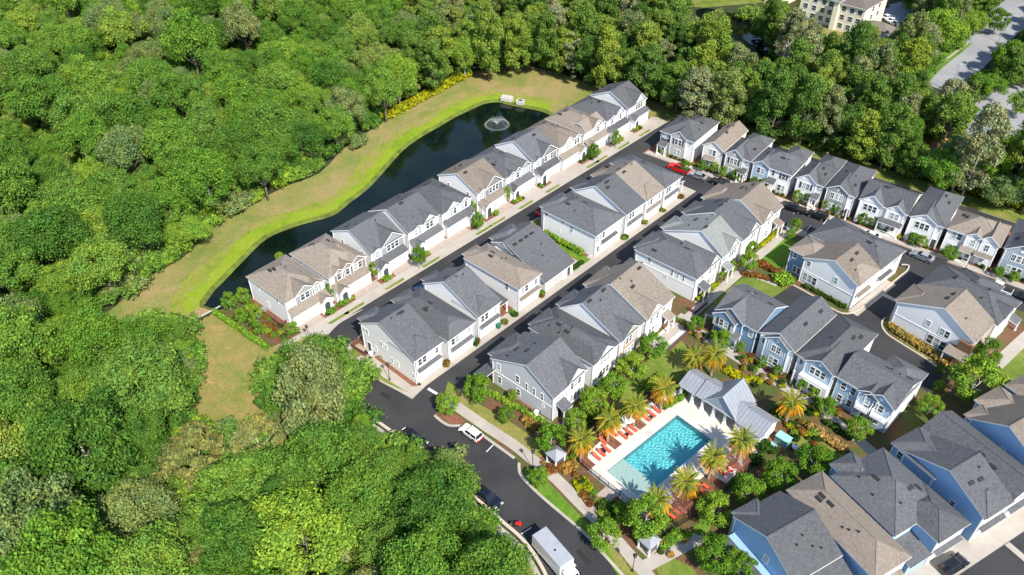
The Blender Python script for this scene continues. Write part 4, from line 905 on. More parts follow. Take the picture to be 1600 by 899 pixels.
for R0, tries in ((6.2, 500), (5.4, 1500), (4.4, 6000), (3.6, 9000), (2.8, 10000), (2.0, 10000)):
    for _ in range(tries):
        if tr.random() < .4: px, py = tr.uniform(-120, 880), tr.uniform(480, 990)
        else: px, py = tr.uniform(-120, 1740), tr.uniform(-100, 540)
        far = py < 330 and px > 640 and (px > 900 or py < 120); R = R0*(.85+.3*tr.random())
        if far: R = min(R, 3.6*(.8+.4*tr.random()))
        hs = R/5*(1.5 if far else 1.0); zc = 6.5*hs
        p = W(px, py, zc); x, y = p.x, p.y
        if not free(x, y, R): continue
        if all(wood_ok(x+dx*R, y+dy*R, zc+dz*hs) for dx, dy, dz in ((0,0,0),(1,0,0),(-1,0,0),(0,1,0),(0,-1,0),(.3,0,3.4),(-.3,0,3.4),(.7,.7,0),(-.7,.7,0),(.7,-.7,0),(-.7,-.7,0))):
            cell.setdefault((int(x//8), int(y//8)), []).append((x, y, R)); trees.append((x, y, R, far))
def pick_kind(x, y, far, R=3):
    px, py = PR(x, y, 6)
    if far: return tr.choice(list(TALLS)*3 + (list(THINS)*2 if R < 3.4 else []) + list(OAKS)[:2])
    u = tr.random()
    if R > 3.3: u = max(u, .071)
    if 300 < px < 430 and 600 < py < 740: return tr.choice(list(WILS))
    return tr.choice(list(WILS)) if u < .03 else (tr.choice(list(THINS)) if u < .07 else tr.choice(list(OAKS)))
trees.sort(key=lambda t: math.hypot(t[0], t[1], )/t[2])
def put_tree(name, label, group, x, y, R, ki, z=0.0, cat='tree', hs=None, crown=None, trunk=None):
    root = thing(name, label, cat, (x, y, z), tr.random()*6.283, group); s = R/5; base = {'oak':5.2,'tall':3.3,'thin':2.8,'willow':5.4}.get(KINDS[ki][0] if crown is None else '', 5)
    k = R/base; hz = hs if hs is not None else k*tr.uniform(.85, 1.15)
    root.scale = (k, k, hz)
    link('crown', crown or KINDS[ki][1], None, root); link('trunk', trunk or KINDS[ki][2], None, root); return root
N_IND = 300
def wood_label(x, y, far, kind):
    px, py = PR(x, y, 7)
    look = {'oak': 'broad leafy tree', 'tall': 'tall narrow tree', 'thin': 'thin open tree', 'willow': 'pale feathery tree'}[kind]
    if py > 500:
        if px > 560: w = 'in the wood along the lower street kerb'
        elif px > 400: w = 'in the round clump right of the dog run lawn' if py < 660 else 'in the wood at the bottom, left of the lower street'
        elif py > 700: w = 'in the wood at the bottom left corner'
        else: w = 'in the wood left of the dog run lawn'
    elif far: w = 'in the wood behind the upper street row' if 1040 < px < 1430 else ('beside the far street at the top right' if px >= 1430 else 'in the wood beyond the head of the pond')
    elif px < 260: w = 'in the wood at the left edge above the dog run' if py > 230 else 'in the wood at the top left corner'
    else: w = 'in the wood on the slope above the pond bank' if py > 140 else 'in the wood at the top, left of the middle'
    return look + ' ' + w, look + 's ' + w
first = {}
for (x, y, R, far) in trees[:N_IND]:
    px, py = PR(x, y, 6); g = 2 if far else (1 if py > 500 else 0); ki = pick_kind(x, y, far, R)
    rt = put_tree('woodland_tree', *wood_label(x, y, far, KINDS[ki][0]), x, y, R, ki, hs=(R/5*1.0*tr.uniform(.8,1.45) if not far else R/3.4*tr.uniform(.85,1.3)))
    first.setdefault(ki, rt.children[0])
# the rest of the wood, one object, with the undergrowth
bush_me = leaf_cloud('undergrowth', [(tr.gauss(0,1.3), tr.gauss(0,1.3), 1.2+tr.random()*1.0, 1.0, 1.0, .8) for _ in range(14)], 2200, .30, 77, LEAF)
bp_ = W(556, 228); ug = thing('woodland_bush', 'low rounded bush at the wood edge above the middle of the bank', 'bush', (bp_.x, bp_.y, 0)); first[99] = link('crown', bush_me, None, ug); link('stem', MB().tube([(0,0,0),(0,0,1)], .08, 5).mesh('stem', BARK), None, ug)
rest = trees[N_IND:]; under = []
for _ in range(16000):
    if tr.random() < .45: px, py = tr.uniform(-120, 880), tr.uniform(480, 1000)
    else: px, py = tr.uniform(-120, 1740), tr.uniform(-60, 560)
    p = W(px, py, 1.2); key = (int(p.x//2.6), int(p.y//2.6))
    if key in cell.setdefault('u', set()): continue
    if all(wood_ok(p.x+dx, p.y+dy, 2.0) for dx, dy in ((0,0),(1.8,0),(-1.8,0),(0,1.8),(0,-1.8))):
        cell['u'].add(key); under.append((p.x, p.y, tr.uniform(1.6,3.4), 'u'))
rest = rest + under
protos = [first[k] for k in sorted(first)]; pk = sorted(first)
me = bpy.data.meshes.new('far_wood'); me.from_pydata([(x, y, 0) for x, y, R, f in rest], [], [])
idx = [pk.index(99) if f == 'u' else (pk.index(k) if (k := pick_kind(x, y, f, R)) in pk else 0) for x, y, R, f in rest]
for nm, typ, dat in (('kind_index', 'INT', idx), ('turn', 'FLOAT', [tr.random()*6.283 for _ in rest]),
                     ('wide', 'FLOAT', [R/2.3 if f == 'u' else (R/5.2 if not f else R/3.3) for x, y, R, f in rest]), ('high', 'FLOAT', [R/2.4*tr.uniform(.7,1.2) if f == 'u' else (R/5*tr.uniform(.8,1.4) if not f else R/3.4*tr.uniform(.8,1.3)) for x, y, R, f in rest])):
    me.attributes.new(nm, typ, 'POINT').data.foreach_set('value', dat)
fw = link('woodland', me); tag(fw, 'unbroken canopy of small and far trees filling the woods', 'woodland', kind='stuff')
ng = bpy.data.node_groups.new('woodland_scatter', 'GeometryNodeTree')
ng.interface.new_socket('Geometry', in_out='INPUT', socket_type='NodeSocketGeometry'); ng.interface.new_socket('Geometry', in_out='OUTPUT', socket_type='NodeSocketGeometry')
gi = ng.nodes.new('NodeGroupInput'); go = ng.nodes.new('NodeGroupOutput'); g2i = ng.nodes.new('GeometryNodeJoinGeometry')
for o_ in protos[::-1]:
    oi = ng.nodes.new('GeometryNodeObjectInfo'); oi.inputs[0].default_value = o_; oi.inputs[1].default_value = True; oi.transform_space = 'ORIGINAL'
    ng.links.new(oi.outputs['Geometry'], g2i.inputs[0])
iop = ng.nodes.new('GeometryNodeInstanceOnPoints'); ng.links.new(gi.outputs[0], iop.inputs['Points']); ng.links.new(g2i.outputs[0], iop.inputs['Instance']); iop.inputs['Pick Instance'].default_value = True
def attr(nm, typ):
    a = ng.nodes.new('GeometryNodeInputNamedAttribute'); a.data_type = typ; a.inputs[0].default_value = nm; return a.outputs['Attribute']
ng.links.new(attr('kind_index', 'INT'), iop.inputs['Instance Index'])
cx = ng.nodes.new('ShaderNodeCombineXYZ'); ng.links.new(attr('turn', 'FLOAT'), cx.inputs[2]); ng.links.new(cx.outputs[0], iop.inputs['Rotation'])
cs = ng.nodes.new('ShaderNodeCombineXYZ'); wv = attr('wide', 'FLOAT'); ng.links.new(wv, cs.inputs[0]); ng.links.new(wv, cs.inputs[1]); ng.links.new(attr('high', 'FLOAT'), cs.inputs[2]); ng.links.new(cs.outputs[0], iop.inputs['Scale'])
ng.links.new(iop.outputs[0], go.inputs[0])
md = fw.modifiers.new('scatter', 'NODES'); md.node_group = ng
print('trees', len(trees), 'rest', len(rest))

# garden trees
ORN = [leaf_cloud('crown', crown_clumps(tr, 'round'), 5200, .34, 500+i, LEAFORN) for i in range(4)]
ORNT = [trunk_mesh('trunk', tr, 6, 3.2, BARKP, .3, 5) for i in range(2)]
def gtree(label, px, py, R, group=None, hc=None, mat=None, squash=1.0):
    "garden tree whose crown centre shows at (px, py); hc = height of that centre"
    hc = hc if hc is not None else R*1.25+.5
    p = W(px, py, hc); z0 = GZ if not (px < 430 and py < 560) else .04
    root = thing('garden_tree', label, 'tree', (p.x, p.y, z0), tr.random()*6.28, group)
    k = R*.9/5.0; root.scale = (k, k, (hc-z0)/6.2)
    link('crown', ORN[tr.randrange(4)], None, root); link('trunk', ORNT[tr.randrange(2)], None, root)
    return root
gtree('slim young tree between the two brown houses at the near end of the pond row', 517, 452, 1.15, hc=2.6)
gtree('slim young tree between the second brown and the third house of the pond row', 584, 420, 1.1, hc=2.6)
gtree('round street tree before the fourth pond row garage', 654, 400, 1.7, hc=3.4)
gtree('round street tree before the fifth pond row garage', 747, 343, 1.5, hc=3.0)
for px, py in ((739,325),(792,302)): gtree('slim dark young tree squeezed between pond row houses near mid row', px, py, 1.0, 'slim trees between pond row houses', hc=2.6)
gtree('small round street tree by the farther brown pair of the pond row', 928, 236, 1.7, hc=2.8)
gtree('slim street tree before the next to last pond row garages', 963, 216, 1.3, hc=3.0)
gtree('big round bush at the corner of the nearest pond row garage', 457, 512, 1.6, hc=1.5)
for px, py, R in ((357,470,1.6),(379,461,1.6),(375,494,1.15),(400,488,1.3),(402,513,1.1)): gtree('leafy young tree in the mulch garden at the pond row corner', px, py, R, 'young trees of the mulch garden', hc=2.6)
gtree('small tree behind the nearest brown house at the pond edge', 437, 402, 1.0, hc=2.0)
gtree('shaggy tree on the dry lawn beside the alley mouth', 745, 606, 2.6, hc=3.8)
gtree('compact round tree on the corner island at the alley mouth', 699, 630, 2.1, hc=2.6)
gtree('clipped ball tree against the grey wall of the nearest walk row house', 801, 617, .95, hc=1.7)
gtree('young tree behind the hedge of the dry lawn', 791, 648, 1.6, hc=2.0)
gtree('broad tree by the lower sidewalk next to the pyramid roofed kiosk', 860, 684, 2.9, hc=3.4)
gtree('tree at the porch corner of the nearest walk row house', 900, 655, 2.1, hc=2.4)
for px, py, R in ((1020,540,3.0),(988,572,3.0),(958,602,2.7),(929,627,2.8)): gtree('leafy tree in the line before the near walk row fronts', px, py, R, 'tree line before the near walk row', hc=3.2)
gtree('leafy tree over the garden walk before the grey green roof', 1170, 406, 2.3, hc=3.2)
gtree('small tree beside the garden walk at the far walk row', 1176, 388, 1.6, hc=2.4)
gtree('low shrubby tree at the porch of the grey green roofed house', 1144, 415, 1.3, hc=1.6)
gtree('palm like small tree at the side path of the walk row', 1128, 430, 1.0, hc=1.3)
gtree('feathery small tree on the upper street kerb by the walk row end', 1244, 351, 1.3, hc=2.4)
gtree('shrubby tree by the far lawn corner', 1236, 366, 1.3, hc=1.4)
gtree('round tree at the left corner of the blue house behind the clubhouse', 1087, 507, 1.8, hc=2.4)
gtree('round tree before the blue house porch behind the clubhouse', 1127, 530, 2.1, hc=2.6)
for px, py in ((1157,542),(1191,565),(1215,579),(1253,602),(1271,614)): gtree('small clipped tree before the house fronts behind the clubhouse', px, py, .95, 'clipped trees behind the clubhouse', hc=1.8)
gtree('leafy tree before the wide blue balcony house', 1292, 635, 1.9, hc=2.4)
gtree('leafy tree at the corner of the white balconies', 1343, 669, 2.3, hc=2.8)
gtree('leafy tree at the right end wall of the balcony house', 1455, 634, 2.3, hc=2.6)
gtree('great broad tree at the end of the right alley', 1528, 592, 4.8, hc=5.2)
gtree('tree beside the right walk next to the tan fronted house', 1545, 548, 2.6, hc=3.4)
gtree('small bright tree at the alley end fence', 1470, 578, 1.0, hc=1.6)
gtree('round bush tree by the rear corner of the balcony house', 1468, 602, 1.1, hc=1.5)
for px, py, R in ((1274,719,3.1),(1220,742,3.0),(1170,766,2.9),(1118,794,3.0)): gtree('round tree in the line behind the pool pergolas', px, py, R, 'tree line behind the pergolas', hc=3.4)
gtree('loose leafed tree by the gate in the bottom right', 1120, 864, 3.2, hc=3.4)
gtree('leafy tree cut by the bottom edge beside the blue porch', 1160, 888, 2.4, hc=2.8)
gtree('loose pale tree over the lower kiosk by the near pergola', 1008, 806, 3.6, hc=4.2)
gtree('street tree overhanging the kerb near the lower kiosk', 944, 832, 2.7, hc=3.0)
gtree('small street tree on the kerbside lawn', 843, 745, 1.7, hc=2.4)
gtree('tree left of the lower kiosk behind the pool fence', 975, 800, 2.0, hc=2.2)
for px, py in ((1071,258),(1098,258),(1115,261),(1130,268),(1150,272)): gtree('small tree before the left houses of the upper street row', px, py, 1.25, 'small trees of the upper street row left', hc=2.0)
for px, py in ((1178,283),(1193,287),(1246,305),(1262,309),(1291,318),(1308,324)): gtree('small ball tree before the mid houses of the upper street row', px, py, 1.15, 'small trees of the upper street row middle', hc=1.9)
for px, py in ((1349,340),(1366,345),(1428,372),(1441,377)): gtree('ball tree before the twin gable and teal paned houses', px, py, 1.35, 'ball trees of the upper street row right', hc=1.9)
gtree('broad bush tree before the wide brown house near the right edge', 1486, 395, 2.0, hc=2.0)
for px, py in ((1562,424),(1585,432)): gtree('small tree before the slate house at the right edge', px, py, 1.2, 'small trees at the right edge', hc=1.7)
for px, py, R in ((1578,88,5.0),(1530,136,3.8),(1508,174,3.6),(1596,160,3.8),(1590,240,5.0),(1545,262,5.2),(1500,268,4.6),(1560,30,4.0)): gtree('broad dark tree around the far street and parking lot', px, py, R, 'broad trees around the far parking lot', hc=R*1.25)
# bare trees
def bare(label, px, py, hgt):
    p = W(px, py); m = MB(); q = random.Random(label)
    m.tube([(0,0,0),(.2,0,hgt*.5),(.1,.2,hgt)], [.22,.15,.03], 5)
    for i in range(14):
        z0 = hgt*(.35+.6*q.random()); th = q.random()*6.28; L = hgt*.28*(1.2-z0/hgt)+.8
        e = Vector((math.cos(th)*L, math.sin(th)*L, z0+L*.9)); m.tube([(0,0,z0), e], [.10,.02], 4); f2 = Vector((math.cos(th+.8)*L*.6, math.sin(th+.8)*L*.6, z0+L*1.1)); m.tube([Vector((0,0,z0)).lerp(e,.4), f2], [.06,.015], 4)
    rt = thing('bare_tree', label, 'tree', (p.x, p.y, 0)); m.obj('trunk', BARKP, rt)
bare('bare pale tree standing in the wood left of the sandy clearing', 1278, 168, 15)
bare('bare grey tree in the wood behind the far end of the pond row', 1010, 148, 14)
bare('bare grey tree in the wood beside the far pond', 1212, 145, 14)
bare('bare white tree in the wood above the pond', 548, 100, 9)
bare('dead pale tree at the lower left corner wood', 40, 745, 9)
bare('pale dead branches in the wood at the dog run edge', 172, 590, 10)

# hedges and shrubs
def hedge(label, a, b, w, h, mat, n=None, z=None, name='hedge', cat='hedge', size=.3, group=None):
    a, b = Vector(a), Vector(b); L = (b-a).length; q = np.random.default_rng(int(L*1000)); k = max(2, int(L/.6)); cl = []
    for i in range(k):
        for j in range(max(1, int(w/.7))):
            cl.append((L*(i+.5)/k + q.normal()*.08, (j-(max(1,int(w/.7))-1)/2)*.7 + q.normal()*.08, h*.55+q.normal()*.06, .5, min(.5, w*.5), h*.5))
    me = leaf_cloud(name, cl, n or int(L*w*90+L*60), size, int(L*100), mat)
    d = (b-a); o = link(name, me, None, None, (a.x, a.y, GZ if z is None else z), math.atan2(d.y, d.x)); tag(o, label, cat, group); return o
hedge('long pale green hedge between the dog run lawn and the mulch garden', W(334,489), W(419,548), 1.3, 1.1, LEAFORN, z=.02)
hedge('low golden green hedge along the end wall of the alley row', W(594,556), W(650,590), .9, .8, LEAFLIME)
hedge('long clipped hedge along the grey end wall of the walk row', W(765,617), W(872,677), .9, 1.0, LEAFORN)
hedge('dark hedge beside the cross path of the alley row gap', F43(102.2,-90), F43(102.2,-79), .9, .9, LEAFDK)
hedge('shrubby hedge against the white wall beyond the alley row gap', F43(106.4,-90), F43(106.4,-79), 1.0, 1.2, LEAFORN)
hedge('short dark hedge at the garage end of the gap', F43(100.9,-77.6), F43(104.4,-77.4), .8, .8, LEAFDK)
hedge('yellow green hedge before the far walk row house by the side path', F43(110,-53.5), F43(117,-53.5), .9, .8, LEAFLIME)
hedge('yellow green hedge before the brown far end house of the walk row', F43(134,-53.5), F43(142,-53.5), .9, .8, LEAFLIME)
hedge('dark hedge along the pale side wall of the nearer pair', W(1256,449), W(1320,484), .7, .8, LEAFDK, z=GZ+.03)
hedge('golden ornamental grass border along the right alley', W(1388,512), W(1478,571), 1.5, .9, LEAFGOLD, z=GZ+.03, name='ornamental_grass', cat='grass', size=.42)
hedge('dark hedge along the pale side wall of the farther pair', W(1397,504), W(1478,556), .7, .9, LEAFDK, z=GZ+.03)
hedge('long yellow hedge at the far verge behind the wide brown house', F38(187.2,-14), F38(187.2,20), 2.4, 1.8, LEAFLIME, z=.05, n=3000)
hedge('clipped green hedge by the patio of the walk row', F43(102.7,-53.6), F43(102.7,-50.6), .8, .8, LEAFORN)
hedge('square bed of bright lime ground cover before the pool fence', W(900,766), W(921,757), 3.2, .45, LEAFLIME)
hedge('yellow flowering border behind the clubhouse', W(1132,580), W(1168,600), 1.6, .8, LEAFLIME)
hedge('yellow shrub border at the clubhouse walk corner', W(1172,592), W(1188,600), 1.2, .8, LEAFLIME)
hedge('golden grass drift by the right clubhouse garden', W(1262,668), W(1320,706), 1.4, .8, LEAFGOLD, name='ornamental_grass', cat='grass', size=.4)
hedge('dark clipped shrubs along the walk by the balcony house', W(1290,664), W(1330,688), 1.2, .9, LEAFDK)
hedge('russet shrub border beside the garden walk crossing', W(1185,412), W(1215,430), 1.6, .9, LEAFRED)
hedge('russet shrub drift below the cross walk', W(1160,430), W(1200,438), 1.2, .8, LEAFRED)
hedge('golden shrub drift between hedge and dry lawn', W(818,658), W(838,674), 1.8, 1.1, LEAFGOLD)
hedge('russet shrub drift beside the nearer kiosk', W(848,742), W(872,732), 1.6, .8, LEAFRED)
hedge('golden grass drift before the nearer kiosk', W(878,738), W(900,728), 1.6, .9, LEAFGOLD)
hedge('dark shrub border along the pool fence corner', W(936,790), W(972,815), 2.4, .9, LEAFDK)
hedge('shrub border beside the gate walk near the lower kiosk', W(1030,856), W(1062,838), 2.0, 1.0, LEAFORN)
hedge('shrub border under the tree line behind the pool palms', W(905,672), W(955,640), 1.6, .9, LEAFDK)
hedge('shrub border behind the far pool palms', W(1005,612), W(1035,590), 1.4, .9, LEAFORN)
hedge('pool side shrub border at the clubhouse corner', W(1040,640), W(1072,618), 1.0, 1.0, LEAFORN)
hedge('long grass on the woodland edge above the bank', W(600,188), W(735,116), 3.0, 1.4, LEAFLIME, z=0, n=5000, name='tall_grass', cat='grass', size=.5)
SHR = [leaf_cloud('shrub', [(0,0,.45,.5,.5,.42)]+[(.3*math.cos(i*1.3),.3*math.sin(i*1.3),.45,.32,.32,.3) for i in range(5)], 260, .2, 700+i, m_) for i, m_ in enumerate((LEAFORN, LEAFDK, LEAFLIME, LEAFRED, LEAFGOLD))]
def shrub(p, s, kind, label, group):
    o = link('shrub', SHR[kind], None, None, p, tr.random()*6.28); o.scale = (s, s, s*tr.uniform(.8,1.2)); tag(o, label, 'shrub', group)
for i, (lab, s0, wd, kd, rf, gc, gb, gcol) in enumerate(PH):
    yp = 1.45 if gc > wd/2 else wd-1.45
    for j in range(5): shrub(F43(s0+yp+tr.uniform(-1.9,1.7), tr.uniform(-103.3,-102.4), GZ), tr.uniform(.7,1.3), tr.choice((0,0,1,2)), 'small shrub in the planting beds before the pond row garages', 'shrubs before the pond row')
for s0 in (64.9, 72.4, 79.8, 83.0, 90.6, 116.8, 124.2, 131.0, 138.4):
    for j in range(3): shrub(F43(s0+tr.uniform(-.3,.5), tr.uniform(-77.2,-75.9), GZ), tr.uniform(.8,1.2), tr.choice((0,1,3)), 'small shrub between the alley row garage doors', 'shrubs between alley garages')
for t in np.arange(-78, 6, 1.1):
    if tr.random() < .8: shrub(F38(159.2+tr.random()*.5, t, GZ), tr.uniform(.5,.95), tr.choice((0,1,1,2)), 'low shrub in the red mulch before the upper street row', 'shrubs before the upper street row')
for i in range(90):
    p = W(*[(1100,520),(1180,570),(1280,640),(1240,655),(1200,600),(1255,690)][i % 6]) ; p = Vector((p.x+tr.uniform(-3,3), p.y+tr.uniform(-2,2), GZ)); shrub(p, tr.uniform(.6,1.2), tr.choice((0,1,2,3,4)), 'mixed small shrub in the garden beds around the clubhouse', 'shrubs around the clubhouse')
for i in range(40):
    px, py = tr.choice([(860,735),(905,745),(925,780),(890,725),(1035,860),(950,800),(1075,840)]); p = W(px+tr.uniform(-14,14), py+tr.uniform(-10,10), GZ); shrub(p, tr.uniform(.6,1.1), tr.choice((0,1,3,4)), 'mixed small shrub in the mulch beds below the pool', 'shrubs below the pool')
for i in range(44):
    u_, v_ = tr.random(), tr.random(); p = W(352+70*u_+40*v_, 484+52*u_*.95-14*v_+6); shrub(Vector((p.x, p.y, .04)), tr.uniform(.7,1.3), tr.choice((0,1,3)), 'low shrub in the mulch garden at the pond row corner', 'shrubs of the mulch garden')
for i in range(9):
    p = W(1224+tr.uniform(-12,14), 441+tr.uniform(-7,7), GZ); shrub(p, tr.uniform(1.6,2.2), 0, 'bright round bush in the clump by the right alley head', 'bush clump at the alley head')
for px, py, s in ((1192,702,2.2),(1180,722,2.0),(1207,706,1.6),(1208,655,1.8)): shrub(W(px,py,GZ), s, 1, 'dark round bush near the pool plant enclosure', 'dark bushes by the pool plant')

# date palms
def frond_mesh(name, L, rise, droop, mat, seed):
    q = random.Random(seed); m = MB(); pts = []
    for i in range(9):
        t = i/8; pts.append(Vector((L*t*(1-.12*droop*t), 0, rise*t - droop*t*t)))
    m.tube(pts[::2], [.05,.035,.025,.015,.008], 3)
    for i in range(1, 9):
        for k in range(2):
            t = (i-.5*k)/8; a = pts[i].lerp(pts[i-1], .5*k)
            ln = (.16+.62*math.sin(math.pi*min(1, t*.9+.12)))*L*.24
            for s in (-1, 1):
                e = a + Vector((ln*.55, s*ln*.8, ln*(.25-.55*t*droop) + q.gauss(0,.03))); w = Vector((.11, 0, .0))
                m.add([a-w*.6, a+w, e], [[0,1,2]])
    return m.mesh(name, mat, False)
PGREEN = leaf_mat('palm_green', [(0,(.13,.19,.025)),(.5,(.19,.235,.035)),(1,(.26,.27,.045))], jitter=.35)
PGOLD = leaf_mat('palm_gold', [(0,(.50,.29,.02)),(.5,(.60,.30,.015)),(1,(.52,.37,.035))], jitter=.35)
FR = [frond_mesh('frond', 2.2, 2.3, .7, PGREEN, 1), frond_mesh('frond', 2.7, 1.9, 1.5, PGREEN, 2), frond_mesh('frond', 2.9, 1.3, 2.0, PGREEN, 3), frond_mesh('frond', 2.7, .7, 2.2, PGOLD, 4), frond_mesh('frond', 2.2, .2, 2.2, PGOLD, 5)]
m = MB(); m.lathe([(.34,-.1),(.24,.4),(.2,1.5),(.2,3.2),(.24,4.3),(.36,4.7),(.3,5.0),(.1,5.2)], 9); PTR = m.mesh('trunk', surf('palm_bark', (.16,.12,.085), (.36,.30,.23), 5, .95, 3), True)
def palm(label, px, py, hc=5.4, sc_=1.0, dark=False, gold=.35):
    p = W(px, py, hc); root = thing('date_palm', label, 'palm', (p.x, p.y, GZ), tr.random()*6.28); root.scale = (sc_, sc_, hc/5.2)
    link('trunk', PTR, None, root)
    for ring, (n, k) in enumerate(((9,0),(14,1),(17,2),(16,3),(12,4))):
        for i in range(n):
            k2 = 3 if (k == 2 and not dark and tr.random() < gold) else k
            o = link('frond', FR[k2] if not (dark and k2 == 3) else FR[2], None, root, (0, 0, 5.0-.12*ring), 2*math.pi*(i+.5*(ring%2))/n + tr.gauss(0,.12)); o.rotation_euler[1] = tr.gauss(0,.10); s = tr.uniform(.85,1.1); o.scale = (s, s, s)
for lab, px, py in [('golden date palm nearest the street at the pool deck left corner', 909, 686), ('second date palm from the street on the left pool side', 953, 655), ('third date palm from the street on the left pool side', 994, 634), ('date palm by the clubhouse end of the left pool side', 1038, 606),
    ('date palm overhanging the pool at the clubhouse right corner', 1160, 687), ('biggest date palm overhanging the pool by the far pergola', 1115, 714), ('date palm between the two pergolas', 1072, 752), ('date palm behind the near pergola at the shallow end', 1026, 782),
    ('golden date palm in the bed right of the clubhouse', 1238, 627), ('golden date palm behind the clubhouse left end', 1118, 553)]: palm(lab, px, py, gold=.6 if lab.startswith('golden') else .22)
palm('dark date palm in the shade on the central lawn edge', 1086, 556, 4.4, .95, True)
# ------------------------------------------------------------ pool, clubhouse, furniture
PLAS = surf('pool_plaster', (.13,.60,.65), (.17,.66,.70), 1.5, .7, 2); LEDGE = surf('sun_ledge_plaster', (.44,.60,.56), (.52,.66,.60), 1.2, .7, 2)
TILE = surf('pool_tile', (.16,.38,.42), (.22,.46,.50), 4, .4)
PZ = GZ-.08
def P48(s, t, z): return F48(s, t, z)
def quad(m, a, b, c, d, mi=0): m.add([a, b, c, d], [[0,1,2,3]], mi)
s0, s1, sl, t0, t1 = 62.2, 79.2, 66.0, -47.2, -40.2; zd, zs = -1.5, -.22
m = MB()
quad(m, P48(sl,t0,zd), P48(sl,t1,zd), P48(s1,t1,zd), P48(s1,t0,zd), 0); quad(m, P48(s0,t0,zs), P48(s0,t1,zs), P48(sl,t1,zs), P48(sl,t0,zs), 1)
for a, b in (((s0,t0),(s1,t0)),((s1,t0),(s1,t1)),((s1,t1),(s0,t1)),((s0,t1),(s0,t0))): quad(m, P48(*a,GZ+.02), P48(*a,zd-.05), P48(*b,zd-.05), P48(*b,GZ+.02), 2)
quad(m, P48(sl,t0,zs), P48(sl,t1,zs), P48(sl,t1,zd), P48(sl,t0,zd), 0)
o = m.obj('pool_shell', [PLAS, LEDGE, TILE]); o['kind'] = 'structure'
mw, nt, out = newmat('pool_water'); g = nd(nt, 'ShaderNodeBsdfPrincipled'); g.inputs['Base Color'].default_value = (.86,.98,.99,1); g.inputs['Roughness'].default_value = 0.0; g.inputs['IOR'].default_value = 1.33; g.inputs['Transmission Weight'].default_value = 1.0
nt.links.new(g.outputs[0], out.inputs[0])
nx, ny = 300, 124; q = random.Random(4); waves = [(q.uniform(0,6.28), q.uniform(9,24), q.uniform(0,6.28)) for _ in range(22)]
m = MB(); gv = []
for i in range(nx+1):
    for j in range(ny+1):
        s_, t_ = s0+(s1-s0)*i/nx, t0+(t1-t0)*j/ny; z_ = sum(math.sin((s_*math.cos(a)+t_*math.sin(a))*k_+ph)*.011*(7/k_)**1.5 for a, k_, ph in waves)*.36
        gv.append(P48(s_, t_, PZ+z_))
m.add(gv, [[i*(ny+1)+j, i*(ny+1)+j+1, (i+1)*(ny+1)+j+1, (i+1)*(ny+1)+j] for i in range(nx) for j in range(ny)])
pw = m.obj('pool_water', mw, smooth=True); pw['kind'] = 'structure'
for p_ in pw.data.polygons:
    if p_.normal.z < 0: pw.data.flip_normals(); break
try:
    pw.cycles.is_caustics_caster = True; o.cycles.is_caustics_receiver = True; sun_d.cycles.is_caustics_light = True
except Exception as e: print('caustics', e)
cop = surf('pool_coping', (.42,.43,.43), (.52,.53,.52), 3, .7)
for a, b in (((s0-.15,t0-.15),(s1+.15,t0-.15)),((s1+.15,t0),(s1+.15,t1)),((s1+.15,t1+.15),(s0-.15,t1+.15)),((s0-.15,t1),(s0-.15,t0))): ribbon('pool_coping', [F48(*a), F48(*b)], .3, cop, GZ+.021, .03)
# planting beds set into the deck
for a, b in ((59.9,61.8),(66.2,67.9),(72.2,73.9),(78.4,80.2)): poly('palm_bed', [F48(a,-53.4), F48(b,-53.4), F48(b,-49.2), F48(a,-49.2)], MULCH, z=GZ+.034)
poly('palm_bed', [F48(72.3,-36.4), F48(73.8,-36.4), F48(73.8,-33.4), F48(72.3,-33.4)], MULCH, z=GZ+.034)
poly('pool_plant_bed', pxs([(1182,692),(1206,668),(1240,684),(1225,705),(1205,712)]), MULCHR, z=GZ+.014)
poly('oval_turf', smooth_line(pxs([(1086,822),(1098,816),(1110,820),(1106,832),(1092,838),(1084,832)]), 4, True), LAWNG, z=GZ+.02)
